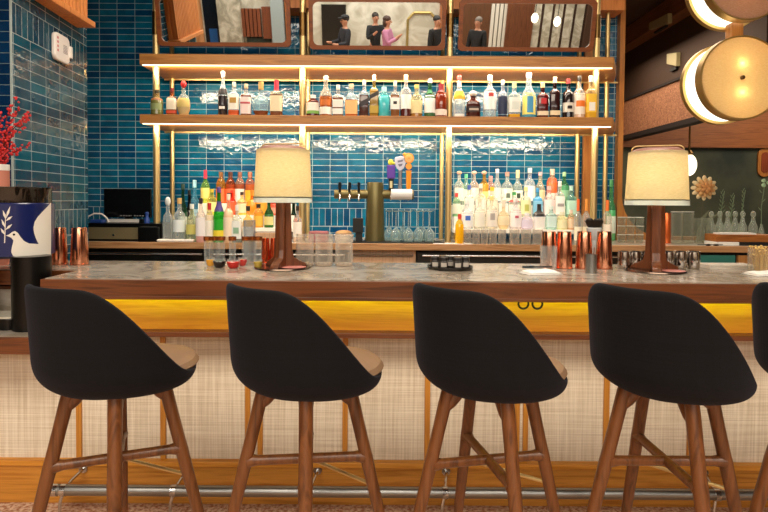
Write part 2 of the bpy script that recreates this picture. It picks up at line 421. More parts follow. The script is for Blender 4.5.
obj('base_ledge', MB().box((-3.2, .245, .180), (XR-.03, .45, .204)), M_amber, bar, bevel=.003)
# foot rail
ry, rz_ = Y(2.43), .130
x0 = wx(54, 2.43, rz_)
fr_ = obj('foot_rail', MB().tube([(x0, ry, rz_), (XR, ry, rz_)], .0235, 18), M_steel, bar, smooth=True)
obj('end_cap', MB().tube([(x0-.012, ry, rz_), (x0+.02, ry, rz_)], .0265, 18), M_chrome, fr_, smooth=True)
for px in (64, 174, 310, 445, 716):
    x = wx(px, 2.43, rz_); b = MB()
    b.tube([(x-.012, ry, rz_), (x+.012, ry, rz_)], .0265, 18)
    b.tube([(x+.02, .262, .165), (x+.02, .235, .162), (x+.008, .18, .15), (x, ry, rz_)], .007, 8)
    b.tube([(x+.02, .2605, .165), (x+.02, .252, .165)], .02, 14)
    b.tube([(x, ry, rz_), (x-.012, ry-.01, .08), (x-.016, ry-.01, 0.0)], .007, 8)
    obj('rail_bracket', b, M_chrome, fr_, smooth=True)
# two ring hooks below the edge
for k, px in enumerate((523.5, 537.5)):
    p = at(px, 297, 2.345); b = MB()
    b.tube([(p.x+.021*math.cos(a*PI/12), p.y, .984+.021*math.sin(a*PI/12)) for a in range(25)], .0045, 8)
    b.cbox((p.x, p.y, .9965), (.02, .02, .006))
    o = obj('ring_hook', b, M_blackm, smooth=True)
    tag(o, ['dark ring hook under the bar edge, the one nearer the third stool', 'dark ring hook under the bar edge, the one farther from the third stool'][k], 'hook', 'ring hooks under the bar')

# lower ledge at the left end
lg = thing('service_ledge', 'lower walnut edged ledge at the left end, under the coffee machine', 'counter', (0, 0, 0))
obj('ledge_top', MB().box((-3.2, .0, .765), (XL-.005, .265, .836)), M_walnut, lg, bevel=.003)
obj('ledge_slab', MB().box((-3.19, .012, .836), (XL-.012, .318, .841)), M_marble, lg)
obj('splash_slab', MB().box((-3.2, .318, .841), (XL-.02, .328, .985)), M_marble, lg)
ZL = .841

# ---------------------------------------------------------------- back counter
DB = 4.3
bc = thing('back_counter', 'long back counter with pale stone top and oak front edge', 'counter', (0, 0, 0))
obj('oak_edge', MB().box((-3.6, Y(DB), 1.035), (4.4, Y(DB)+.04, ZB+.001)), wood('counter_edge_oak', '#b58a60', '#8e6238', 'x', .45), bc, bevel=.003)
obj('stone_top', MB().box((-3.6, Y(DB)+.04, 1.035), (4.4, YW-.001, ZB+.001)), marble('pale_stone', '#c9c2b6', '#aba296', 5, .2), bc)
ZK = ZB + .001
def cabinet(name, label, cat, pa, pb, m, handle=None, drawers=False):
    a, b = wx(pa, DB+.04, .98), wx(pb, DB+.04, .98)
    t = thing(name, label, cat, ((a+b)/2, Y(DB)+.05, 0)); h = (b-a)/2
    obj('carcass', MB().box((-h, .02, 0), (h, .60, 1.034)), M_dark if not drawers else M_pale, t)
    if drawers:
        obj('drawer_front', MB().box((-h+.005, 0, .80), (h-.02, .02, .975)), m, t, bevel=.002)
        obj('drawer_front', MB().box((-h+.005, 0, .60), (h-.02, .02, .79)), m, t, bevel=.002)
        obj('pull_strip', MB().box((-h+.005, .0, .985), (h-.02, .02, 1.000)), M_chrome, t)
    else:
        d = obj('door', MB().box((-h+.006, 0, .08), (h-.006, .02, 1.01)), m, t, bevel=.002)
        if handle: obj('handle', MB().tube([(-h+.04, -.02, .992), (h-.04, -.02, .992)], .009, 10), handle, d, smooth=True)
    return t
M_fglass = mat('black_glass', '#141311', .12)
cabinet('undercounter_fridge', 'black undercounter fridge with a chrome bar handle, below the monitor', 'fridge', 80, 208, M_fglass, M_chrome)
cabinet('undercounter_fridge', 'black undercounter fridge behind the left table lamp', 'fridge', 209, 350, M_fglass, M_chrome)
cabinet('drawer_cabinet', 'pale oak drawer cabinet below the tap tower', 'cabinet', 351, 416, M_pale, drawers=True)
cabinet('undercounter_fridge', 'black undercounter fridge behind the round black tray', 'fridge', 417, 546, mat('dark_grey_glass', '#2a2a29', .2), M_chrome)
cabinet('undercounter_fridge', 'black undercounter fridge behind the right-hand copper tumblers', 'fridge', 547, 668, M_fglass, M_chrome)
cabinet('teal_cabinet', 'teal painted cabinet front at the right of the back counter', 'cabinet', 669, 737, M_teal)
cabinet('end_cabinet', 'oak fronted end cabinet behind the glass of dried straws', 'cabinet', 738, 800, wood('end_oak', '#c08a4e', '#9d6a33', 'z', .5))

# ---------------------------------------------------------------- shelf unit
SX0, SX1 = -1.838, 1.862
DF, DR = 4.40, 4.93
un = thing('bar_shelf_unit', 'two tier oak bottle shelf on brass posts with warm light strips', 'shelf', (0, 0, 0))
M_led = emit('warm_led', (1, .82, .54), 2.2)
def shelf(zb, zt):
    pts = [(SX0, Y(DF)), (SX1, Y(DF)), (2.0, Y(4.68)), (2.09, Y(DR)), (SX0, Y(DR))]
    s = obj('shelf', MB().prism(pts, zb, zt), M_shelf, un, bevel=.003)
    obj('light_strip', MB().box((SX0+.02, Y(DF)+.006, zb-.006), (SX1-.01, Y(DF)+.020, zb+.001)), M_led, s)
    obj('rear_rail', MB().box((SX0, Y(DR)-.012, zb-.012), (2.12, Y(DR)-.004, zb+.001)), M_brass, s)
    area('shelf_light', ((SX0+SX1)/2, Y(DF)+.02, zb-.014), 3.6, .02, 12, WARM, (R(30), 0, 0)); area('shelf_light', ((SX0+SX1)/2, Y(DF)+.015, zb-.03), 3.6, .03, 13, (1, .76, .46), (R(112), 0, 0))
    return s
ZS1, ZS2 = 2.079, 2.548
shelf(ZS1-.070, ZS1); shelf(ZS2-.082, ZS2)
FP = [(156.5, 4.5), (302.5, 4.5), (449, 4.5), (595, 4.5)]
for px, d in FP:
    x = wx(px, d, 2.0)
    p = obj('post', MB().tube([(x, Y(d), ZK), (x, Y(d), 3.79)], .0255, 16), M_brass, un, smooth=True)
    obj('mirror_pivot', MB().tube([(x, Y(d)-.002, 2.72), (x, Y(d)-.002, 2.90)], .029, 16), M_brassd, p, smooth=True)
for px in (173, 308, 441.5, 576.5, 604.5):
    x = wx(px, 4.93, 1.7)
    obj('rear_post', MB().tube([(x, Y(4.915), ZK), (x, Y(4.915), 3.79)], .019, 14), M_brass, un, smooth=True)
x = wx(586, 4.98, 1.7)
obj('rear_panel', MB().box((x-.035, Y(4.955), ZK), (x+.035, Y(4.985), 3.05)), M_frame, un)

# ---------------------------------------------------------------- pivoting mirrors
M_mirror = mat('mirror_glass', '#e8ebe8', .01, 1)
def rrect(w, h, r, n=6):
    out = []
    for cx, cy, a0 in ((w/2-r, h/2-r, 0), (-w/2+r, h/2-r, 90), (-w/2+r, -h/2+r, 180), (w/2-r, -h/2+r, 270)):
        for k in range(n+1):
            a = R(a0+90*k/n); out.append((cx+r*math.cos(a), cy+r*math.sin(a)))
    return out
def mirror(pa, pb, zc, label):
    DM = 4.45
    a, b = wx(pa, DM, zc), wx(pb, DM, zc); w = b-a; h = .388
    t = thing('tilted_mirror', label, 'mirror', ((a+b)/2, Y(DM), zc), 0, 'pivoting mirrors above the shelves')
    MT = Matrix.Rotation(PI/2+R(12), 4, 'X')      # local x,y -> tilted forward
    o = rrect(w, h, .035); i = rrect(w-.062, h-.062, .045)
    n = len(o); mb = MB()
    vs = [(x, y, .016) for x, y in o] + [(x, y, .016) for x, y in i] + [(x, y, -.02) for x, y in o] + [(x, y, .004) for x, y in i]
    fs = []
    for k in range(n):
        k2 = (k+1) % n
        fs += [[k, k2, n+k2, n+k], [k, 2*n+k, 2*n+k2, k2], [n+k, n+k2, 3*n+k2, 3*n+k]]
    fs.append(list(range(2*n, 3*n))); mb.add(vs, fs, 0, MT)
    obj('mirror_frame', mb, M_mframe, t)
    obj('mirror_pane', MB().add([(x, y, .004) for x, y in i], [list(range(n))], 0, MT), M_mirror, t)
mirror(156.8, 290.5, 2.822, 'left of the three framed mirrors over the shelves, reflecting wood planks')
mirror(309, 445.6, 2.804, 'middle framed mirror over the shelves, reflecting standing people')
mirror(458.6, 595, 2.800, 'right of the three framed mirrors over the shelves, reflecting striped slats')

# ---------------------------------------------------------------- stools
M_fab = weave('black_navy_fabric', '#040408', '#010102', 120, 160, .5, .9)
M_fab.node_tree.nodes['Principled BSDF'].inputs['Specular IOR Level'].default_value = .25
M_fab.node_tree.nodes['Principled BSDF'].inputs['Sheen Weight'].default_value = .06
M_fab.node_tree.nodes['Principled BSDF'].inputs['Sheen Tint'].default_value = (.35, .38, .6, 1)
ZS0, ZH = .790, 1.152
def sstep(a, b, x):
    t = min(1, max(0, (x-a)/(b-a))); return t*t*(3-2*t)
def shell_mesh():
    mb = MB(); NA, NT = 40, 13; vs = []; fs = []
    hb = .115; RX, RY = .233, .250
    for j in range(NT+1):
        t = j/NT
        for k in range(NA):
            a = 2*PI*k/NA                  # a=0 is the back (-y)
            ang = abs((a+PI) % (2*PI)-PI)
            H = .050 + (ZH-ZS0-.050)*(1-sstep(R(28), R(118), ang))
            hb = .045+.075*min(1, max(0, (H-.05)/.30)); fl = 1+.02*sstep(R(85), R(125), ang)
            zz = H*(t**1.6 if t < 1 else 1)
            if zz < hb: q = .93*max(0, 1-(1-(zz/hb))**2.6)**.5
            else: q = .93+.07*(zz-hb)/(.38-hb)
            q *= fl
            vs.append((RX*q*math.sin(a), -RY*q*math.cos(a)*(.94 if math.cos(a) < 0 else 1)+.006, ZS0+zz))
    for j in range(1, NT):
        for k in range(NA):
            k2 = (k+1) % NA; fs.append([j*NA+k, j*NA+k2, (j+1)*NA+k2, (j+1)*NA+k])
    fs.append([NA+k for k in range(NA)][::-1])
    mb.add(vs, fs); return mb
def stool(px, rel, alpha, label):
    d = 1.87; X = wx(px, d, .95); view = math.atan2(px-374, F)
    t = thing('bar_stool', label, 'bar stool', (X, Y(d), 0), 0, 'upholstered stools along the bar')
    rs = -(view + R(rel))                  # positive heading turns to the right
    sh = obj('seat_shell', shell_mesh(), M_fab, t, smooth=True, rot=(0, 0, rs))
    so = sh.modifiers.new('thick', 'SOLIDIFY'); so.thickness = .028; so.offset = 1
    sb = sh.modifiers.new('sub', 'SUBSURF'); sb.levels = 1; sb.render_levels = 2
    pad = MB(); pad.lathe([(.02, .815), (.17, .817), (.215, .828), (.222, .840), (.21, .856), (.15, .866), (.02, .869)], 32)
    obj('seat_cushion', pad, M_pad, t, smooth=True, rot=(0, 0, rs), loc=(.058*math.sin(-rs), .058*math.cos(-rs), .006))
    ra = -(view - R(alpha))
    def P(k, r, z):
        a = ra + PI/2 + k*PI/2; return (r*math.cos(a), r*math.sin(a), z)   # k=0 far, 1 left, 2 near, 3 right
    rr_ = lambda z: .150 + (.76-z)*.236
    for k in range(4):
        b = MB()
        zs = (.800, .74, .66, .57, .535, .5, .35, .18, 0)
        b.tube([P(k, rr_(z), z) for z in zs], [.022, .0225, .0215, .0215, .0225, .0215, .020, .018, .015], 12)
        b.tube([P(k, rr_(.715), .715), P(k, rr_(.74)-.018, .745), P(k, .105, .790)], [.012, .022, .028], 10)
        obj('leg', b, M_leg, t, smooth=True)
    for k in (0, 1):
        zz = .540; r = rr_(zz)-.005
        obj('stretcher', MB().tube([P(k, r, zz), P(k, r-.035, zz), P(k+2, r-.035, zz), P(k+2, r, zz)], [.024, .0165, .0165, .024], 12), M_leg, t, smooth=True)
    o = obj('foot_rod', MB().tube([P(0, rr_(.44)-.004, .44), P(3, rr_(.44)-.004, .44)], .0065, 10), M_brass, t, smooth=True); o['label'] = 'slim brass foot rod'
stool(117.5, 52, -3, 'first bar stool from the left, black fabric, beside the low ledge')
stool(307, 48, -1, 'second bar stool from the left, black fabric with tan cushion showing')
stool(489.5, 37, 23, 'third bar stool from the left, black fabric, in front of the ring hooks')
stool(668.5, 26, 28, 'fourth bar stool from the left, black fabric, below the right table lamp')
stool(842, 26, 30, 'black fabric bar stool cut off by the right edge of the picture')

# ---------------------------------------------------------------- table lamps
def shade_mat():
    m = bpy.data.materials.new('linen_shade'); m.use_nodes = True; nt, N, L, B = nodes(m)
    tc = N.new('ShaderNodeTexCoord'); w1 = N.new('ShaderNodeTexNoise'); mp = N.new('ShaderNodeMapping'); mp.inputs['Scale'].default_value = (60, 60, 300)
    L.new(tc.outputs['Object'], mp.inputs[0]); L.new(mp.outputs[0], w1.inputs[0]); w1.inputs['Scale'].default_value = 1
    r = ramp(N, [(.3, '#ddd0a8'), (.7, '#e9dfbf')]); L.new(w1.outputs['Fac'], r.inputs[0])
    di = N.new('ShaderNodeBsdfDiffuse'); tr = N.new('ShaderNodeBsdfTranslucent'); mx_ = N.new('ShaderNodeMixShader'); mx_.inputs[0].default_value = .5
    L.new(r.outputs[0], di.inputs[0]); L.new(r.outputs[0], tr.inputs[0]); L.new(di.outputs[0], mx_.inputs[1]); L.new(tr.outputs[0], mx_.inputs[2]); L.new(mx_.outputs[0], N['Material Output'].inputs[0])
    return m
M_shade = shade_mat()
M_acr = glass('#eef5f0', .5, .1, 'acrylic')
def table_lamp(px, d, label, rz):
    X = wx(px, d, 1.1); t = thing('table_lamp', label, 'lamp', (X, Y(d), ZB), rz, 'wooden lamps on the bar')
    k = 1.0
    obj('base_plate', MB().lathe([(.136, 0), (.138, .003), (.136, .008), (.02, .009)], 40), mat('bronze_plate', '#6a5a50', .22, .9), t, smooth=True)
    o = obj('pink_reflection', MB().lathe([(.05, .0085), (.062, .011), (.02, .012)], 24, 0, Matrix.Translation((.065, -.035, 0))), mat('reflection_pink', '#c98078', .6), t, smooth=True); o['label'] = 'pink reflection in the base plate, built as a small disc'  # pink reflection on the metal plate, modelled as a coloured disc
    st = MB()
    prof = [(.008, .116), (.024, .106), (.038, .074), (.052, .050), (.09, .041), (.20, .037), (.325, .033)]
    for q in range(3):                     # three fins
        M_ = Matrix.Rotation(q*2*PI/3 + .5, 4, 'Z'); vs = []; fs = []
        for (z, r) in prof: vs += [(0, -.021, z), (r, -.021, z), (r+.004, 0, z), (r, .021, z), (0, .021, z)]
        for i in range(len(prof)-1):
            for e in range(5): fs.append([i*5+e, i*5+(e+1) % 5, (i+1)*5+(e+1) % 5, (i+1)*5+e])
        fs += [[4, 3, 2, 1, 0], [len(prof)*5-5+e for e in range(5)]]
        st.add(vs, fs, 0, M_)
    obj('stem', st, wood('lamp_walnut', '#6a3a1e', '#472410', 'z', .3), t, bevel=.004)
    zb, zt = .318, .572
    sh = MB().lathe([(.139, zb+.024), (.128, zt), (.125, zt), (.136, zb+.024), (.139, zb+.024)], 48, cap=False)
    s_ = obj('lamp_shade', sh, M_shade, t, smooth=True)
    obj('acrylic_ring', MB().lathe([(.142, zb), (.141, zb+.024), (.120, zb+.026), (.118, zb+.002), (.142, zb)], 48, cap=False), M_acr, s_, smooth=True)
    obj('dark_band', MB().tube([(.1405*math.cos(a*PI/24), .1405*math.sin(a*PI/24), zb+.025) for a in range(49)], .0028, 6), mat('band_olive', '#4a4c3c', .4), s_, smooth=True)
    obj('bulb', MB().ell((0, 0, .44), (.028, .028, .04)), emit('bulb_glow', (1, .78, .5), 9), t, smooth=True)
    obj('socket', MB().lathe([(.016, .32), (.016, .40)], 12), M_brass, t, smooth=True)
    pts = [(-.112, .0, zt-.01)]
    for a in range(9):
        th = PI - PI/2*a/8; pts.append((-.085+.027*math.cos(th), 0, zt+.010+.020*math.sin(th)))
    for a in range(9):
        th = PI/2 - PI/2*a/8; pts.append((.085+.027*math.cos(th), 0, zt+.010+.020*math.sin(th)))
    pts.append((.112, 0, zt-.01))
    obj('carry_loop', MB().tube(pts, .0035, 8), M_brass, t, smooth=True)
    obj('top_plate', MB().lathe([(.126, zt-.012), (.112, zt+.008), (.095, zt+.016), (.02, zt+.018)], 40), mat('rose_cover', '#94685c', .4), t, smooth=True)
    for z in (.40, .49): point('lamp_bulb', (X, Y(d), ZB+z), .72, (1, .95, .85), .05)
table_lamp(283, 2.72, 'table lamp left of the tap tower, cream linen shade on a finned wooden stem', -.2)
table_lamp(655, 2.69, 'table lamp at the right end, cream linen shade, before the metal cups', -.35)

# ---------------------------------------------------------------- double drum light
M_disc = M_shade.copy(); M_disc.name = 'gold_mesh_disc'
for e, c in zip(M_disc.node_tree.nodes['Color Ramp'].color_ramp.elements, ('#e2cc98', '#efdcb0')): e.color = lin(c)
M_disc_dim = M_disc.copy()  # less lit upper drum: its dimness is put into a darker, pinker disc colour
for e, c in zip(M_disc_dim.node_tree.nodes['Color Ramp'].color_ramp.elements, ('#c09a80', '#d2b096')): e.color = lin(c)
M_gold = mat('satin_gold', '#c9a866', .35, .8)
M_diff = emit('white_diffuser', (1, .90, .74), 1.5)
df = 4.15; TH = .284; RD = .309
pl_ = thing('drum_light', 'pair of round gold drum lights on a wooden hanger, upper right', 'lamp', (0, 0, 0))
c1 = at(742.5, 77.5, df); c0 = at(748, -22.5, df)
for idx, c in enumerate((c1, c0)):
    M_ = Matrix.Translation(c) @ Matrix.Rotation(PI/2, 4, 'X')
    dr = obj('drum', MB().lathe([(RD*.93, -TH+.04), (RD*.93, -.07)], 64, 0, M_, cap=False), M_diff, pl_, smooth=True)
    obj('back_rim', MB().lathe([(.05, -TH), (RD, -TH), (RD, -TH+.045), (RD*.93, -TH+.045)], 64, 0, M_, cap=False), M_gold, dr, smooth=True)
    obj('front_rim', MB().lathe([(RD*.93, -.075), (RD, -.075), (RD, 0), (RD-.012, 0), (RD-.012, -.006)], 64, 0, M_, cap=False), M_gold, dr, smooth=True)
    obj('front_disc', MB().lathe([(RD-.010, -.004), (RD-.010, -.007)], 64, 0, M_), M_disc if idx == 0 else M_disc_dim, dr, smooth=True)
    obj('button', MB().lathe([(.015, -.006), (.015, .010), (.010, .014)], 20, 0, M_), M_brassd, dr, smooth=True)
    for s_ in (1, -1):
        b_ = MB().ell((0, 0, 0), (.026, .026, .026), M=M_ @ Matrix.Translation((0, s_*.107, -.05)))
        obj('bulb', b_, emit('bulb_glow', (1, .78, .5), 9), dr, smooth=True)
        point('drum_bulb', tuple(c + Vector((0, .022, s_*.107))), 6 if idx == 0 else .8, (1, .92, .76), .02)
xm = at(736, 29, 4.30).x
obj('hanger', MB().box((xm-.045, Y(4.28), c1.z+.1), (xm+.045, Y(4.36), 3.79)), M_frame, pl_, bevel=.004)

# ---------------------------------------------------------------- bottles
SHAPES = {
 'round':  [(0,.90),(.015,1),(.55,1),(.64,.84),(.70,.46),(.74,.34),(.90,.32)],
 'tall':   [(0,.92),(.015,1),(.50,1),(.60,.72),(.68,.42),(.74,.36),(.92,.33)],
 'wine':   [(0,.92),(.015,1),(.48,1),(.58,.80),(.68,.45),(.76,.36),(.93,.33)],
 'square': [(0,.94),(.015,1),(.56,1),(.64,.90),(.70,.42),(.74,.34),(.88,.33)],
 'flask':  [(0,.55),(.03,.70),(.16,.94),(.30,1),(.44,.94),(.56,.66),(.63,.30),(.80,.26)],
 'squat':  [(0,.96),(.02,1),(.46,1),(.58,.84),(.66,.40),(.70,.34),(.80,.34)],
 'small':  [(0,.94),(.02,1),(.62,1),(.74,.74),(.80,.42),(.86,.38)],
}
PWR = {'square': 5, 'squat': 4}
def col_cap(c, metal=0): return mat('cap', c, .4, metal)
def bottle(px, d, z, w, top, shape, body, liquid, fill, lab, cap, label, group, stopper=None, emblem=None, neck=None, ymin=None):
    """w and top in photo pixels; lab = (colour, z0, z1) fractions or None"""
    X = wx(px, d, z+.1); h = wz(px, top, d) - z; r = w*d/F/2
    t = thing('bottle', label, 'bottle', (X, Y(d), z), 0, group)
    P = SHAPES[shape]; pw = PWR.get(shape, 2); sy = .62 if shape == 'flask' else 1.0
    if pw > 2: sy = .82
    rb = r*(.86 if pw > 2 else 1)
    prof = []
    for i in range(len(P)-1):
        (a, ra), (b, rb_) = P[i], P[i+1]
        k = 2 if b-a > .05 else 1
        for q in range(k): prof.append((rb*(ra+(rb_-ra)*q/k), h*(a+(b-a)*q/k)))
    prof.append((rb*P[-1][1], h*P[-1][0]))
    if fill and 0 < fill < 1:
        for i in range(len(prof)-1):
            if prof[i][1] < fill*h < prof[i+1][1]:
                f = (fill*h-prof[i][1])/(prof[i+1][1]-prof[i][1]); prof.insert(i+1, (prof[i][0]+f*(prof[i+1][0]-prof[i][0]), fill*h)); break
    mats = [glass(body, .20), mat('liquid', liquid, .12, coat=.5) if liquid else glass(body, .20)]
    obj('body', MB().lathe(prof, 20, 0, None, pw, sy, mf=lambda q: 1 if (fill and q < fill*h) else 0), mats, t, smooth=True)
    zt = P[-1][0]*h; rt = rb*P[-1][1]
    if stopper == 'ball': cp = MB().ell((0, 0, zt+(h-zt)*.5), (rt*1.7, rt*1.7, (h-zt)*.55), 14, 8)
    elif stopper == 'pour': cp = MB().lathe([(rt*1.1, zt), (rt*1.1, zt+(h-zt)*.3), (rt*.4, zt+(h-zt)*.45), (rt*.35, h)], 12)
    else: cp = MB().lathe([(rt*1.14, zt-.03*h), (rt*1.16, h*.995), (rt*1.0, h)], 14)
    obj('cap', cp, col_cap(cap), t, smooth=True)
    def radius(q):
        for i in range(len(prof)-1):
            if prof[i][1] <= q <= prof[i+1][1]:
                f = (q-prof[i][1])/max(1e-6, prof[i+1][1]-prof[i][1]); return prof[i][0]+f*(prof[i+1][0]-prof[i][0])
        return rb
    def wrap(name, c, z0, z1, a0=-1.25, a1=1.25, off=.0012, slant=0):
        mb = MB(); vs = []; n = 12; nz = 5
        for j in range(nz+1):
            for i in range(n+1):
                u = a0+(a1-a0)*i/n; q = h*(z0+(z1-z0)*j/nz) + slant*u*r
                a = -PI/2+u; ca, sa = math.cos(a), math.sin(a)
                g = 1 if pw == 2 else (abs(ca)**pw+abs(sa)**pw)**(-1/pw)
                rr = (radius(q)+off)*g; vs.append((rr*ca, rr*sa*sy-(off if sy < 1 else 0), q))
        fs = [[j*(n+1)+i, j*(n+1)+i+1, (j+1)*(n+1)+i+1, (j+1)*(n+1)+i] for j in range(nz) for i in range(n)]
        return obj(name, mb.add(vs, fs), mat('label_paper', c, .55), t, smooth=True)
    if lab:
        for L_ in (lab if isinstance(lab, list) else [lab]):
            wrap('label', *L_[:3], slant=L_[3] if len(L_) > 3 else 0)
    if emblem: wrap('emblem', emblem[0], emblem[1], emblem[2], -emblem[3], emblem[3], .0022)
    if neck: wrap('neck_label', neck[0], neck[1], neck[2], -PI, PI, .0012)
    return t
G1 = 'bottles on the middle shelf'
D1 = 4.455
CL = '#eef3f2'
shelf_b = [
 (157, 12, 90, 'round', '#b9a36c', '#6a6a3a', .60, ('#7f8f5f', .18, .44), '#3f3a22', 'leftmost bottle on the shelf, dappled brown over green', dict(neck=('#8a5a34', .56, .66))),
 (172, 11, 88, 'square', '#a06038', '#8f4a20', .62, ('#e6dcc4', .20, .66), '#7a1f1a', 'shelf bottle with a tall cream label above an orange red foot', dict(emblem=('#c84a2c', .06, .16, 1.2))),
 (183.7, 13, 81, 'flask', '#dfe6dc', '#b9a778', .45, ('#c9b46a', .24, .50), '#c02a2a', 'round flask with a red ball stopper and gold label', dict(stopper='ball')),
 (223, 9.5, 71.5, 'tall', CL, '#2b2426', .44, ('#1d1a1c', .46, .60), '#e8e6e0', 'slim clear bottle with black label and long white cap', dict(emblem=('#e8e4dc', .14, .20, .6))),
 (234, 12, 82, 'square', CL, '#c9582c', .16, ('#f0ece0', .18, .62), '#c8c0ae', 'clear bottle with gold emblem on white and orange foot', dict(emblem=('#b98f3e', .36, .52, .55))),
 (246, 12, 84, 'square', '#e7ded6', '#5b2a1c', .66, ('#efd9d4', .05, .58), '#bfae8e', 'brown shouldered bottle with a pinkish white label', dict(emblem=('#b8505a', .36, .42, .8))),
 (261, 17, 82, 'flask', '#cfe6ea', '#7a3d1c', .14, None, '#b08f52', 'wide round clear flask with a thin brown foot of spirit', {}),
 (276.5, 14, 80, 'square', '#e9dcc0', '#6e3c1e', .58, ('#e9d9b4', .12, .55), '#d0263a', 'square bottle with red dipped neck and cream label', dict(neck=('#d0263a', .70, .86))),
 (313, 12.5, 95, 'small', '#7c2a22', '#4c1512', .62, [('#eee8da', .24, .62), ('#7fae54', .10, .24)], '#e2e2de', 'short dark red bottle with a white and green label', {}),
 (325.8, 12.5, 76, 'tall', '#e4d8c6', '#a5541d', .48, ('#f0ece2', .04, .22), '#ddd3c0', 'tall necked bottle of amber spirit with low white label', dict(emblem=('#c76a22', .26, .40, .8))),
 (338, 12, 85, 'square', '#e8e2d8', '#6b3315', .58, [('#f1efe8', .06, .24), ('#e9e6de', .28, .52)], '#d9d3c4', 'bottle with two stacked white labels beside the amber one', {}),
 (351.4, 14, 84, 'square', '#d5e6ea', '#b5561b', .50, ('#e8b878', .06, .48), '#c8b89c', 'broad bottle with clear shoulders and a peach label', {}),
 (364, 11, 80, 'square', '#dfe6ea', '#40201a', .58, ('#2c2328', .30, .44, .5), '#c9c6c0', 'square bottle with a slanted black band, right of the peach label', {}),
 (374, 10.5, 75, 'square', '#b89a3c', '#8a6a1e', .70, [('#262320', .46, .56, .5), ('#b89a3a', .08, .26)], '#e6dcc0', 'gold green square bottle with slanted dark band, cream cap', {}),
 (384, 11.5, 87, 'small', '#58c2c8', '#46b4bc', .70, None, '#a8dade', 'opaque turquoise bottle near the middle of the shelf', {}),
 (395, 10.5, 81, 'square', '#d8d2c8', '#7a4a22', .60, ('#f2efe8', .20, .52), '#d8cbb0', 'white labelled bottle with a dark dot, right of turquoise one', dict(emblem=('#1d1a18', .34, .42, .35))),
 (405.8, 11, 75, 'round', '#ece9e2', '#4f1f1c', .20, ('#f4f2ec', .18, .52), '#eadb9e', 'tall white labelled bottle with cream cap and dark foot', {}),
 (416.5, 11.5, 84.5, 'round', '#e2d8ae', '#9a6a2c', .50, ('#ead9a2', .10, .50), '#d8c070', 'shorter round bottle with a cream yellow label', {}),
 (429.7, 11, 79, 'tall', '#2f7f52', '#3f6f4a', .20, ('#f3f3ee', .10, .56), '#eef0ec', 'bottle with green glass neck and big white label', dict(neck=('#1f7a48', .62, .72))),
 (441, 12, 84, 'small', '#a0401e', '#7c2a14', .70, ('#ead9cc', .04, .22), '#8f1f2a', 'red brown bottle with low pale label and wine red neck', dict(neck=('#8a1c28', .74, .84))),
 (459, 11.5, 75.5, 'tall', CL, None, 0, ('#f0b52e', .42, .62), '#d84a48', 'clear bottle with orange yellow band and red white neck', dict(neck=('#e9c8c4', .72, .84), emblem=('#f2f0ea', .0, .07, .9))),
 (473, 16, 91, 'squat', '#6b2a1c', '#3e140e', .60, ('#2a1512', .18, .40), '#e2e6e6', 'squat dark brown decanter bottle with clear stopper', dict(stopper='ball', emblem=('#b8a89a', .24, .32, .6))),
 (489.7, 13, 75.5, 'round', CL, None, 0, ('#f2f4f2', .18, .60), '#e9eae8', 'clear bottle with white label and small red emblem', dict(emblem=('#c23a34', .48, .57, .38))),
 (502.5, 9.5, 80, 'round', '#dfe4ea', '#27304c', .06, ('#1f2a4a', .08, .55), '#e6e6e0', 'slim bottle with a navy blue label', {}),
 (514, 13.5, 82.5, 'square', '#e9efe8', '#d9a21e', .09, ('#eef0ea', .14, .56), '#bcd6a0', 'clear bottle with pale round label and yellow foot', dict(emblem=('#dbe2da', .22, .44, .5))),
 (528.5, 13.5, 73, 'tall', '#dceaf0', '#4fa4c4', .12, [('#efe27a', .06, .54), ], '#efece4', 'tall white necked bottle with yellow and blue label', dict(emblem=('#4796c0', .10, .46, .45))),
 (542.4, 12.5, 82.5, 'square', '#6a1a1a', '#4a0f10', .72, ('#e8d6b6', .06, .18), '#e2cf9a', 'dark red square bottle with red emblem and cream foot label', dict(emblem=('#c2242c', .38, .54, .45))),
 (554.5, 11.5, 77, 'square', '#3a1614', '#2a0e0e', .72, ('#e6d2ac', .06, .17), '#d8c9b0', 'near black bottle with a cream band at its foot', {}),
 (568, 11.5, 79, 'round', '#241a1a', '#1a1213', .80, ('#d9d2c6', .14, .38), '#8a3a3c', 'black bottle with a pale arched label', dict(emblem=('#1a1415', .22, .30, .4))),
 (579, 11.5, 76, 'round', '#efe4da', '#d8b69a', .10, ('#f0e4d6', .08, .58), '#2c2a2a', 'pale bottle with an orange patch, left of the yellow one', dict(emblem=('#ee7a2c', .26, .40, .8))),
 (590.5, 12, 76, 'square', '#f0e2b0', '#e2ac2c', .40, ('#f2c23a', .12, .56), '#d8d8d4', 'rightmost shelf bottle with a yellow label', dict(emblem=('#f2eee2', .16, .36, .5))),
]
for px, w, top, shp, body, liq, fill, lab, cap, label, kw in shelf_b:
    bottle(px, 4.437 if px in (157, 590.5) else D1, ZS1, w, top, shp, body, liq, fill, lab, cap, label, G1, **kw)

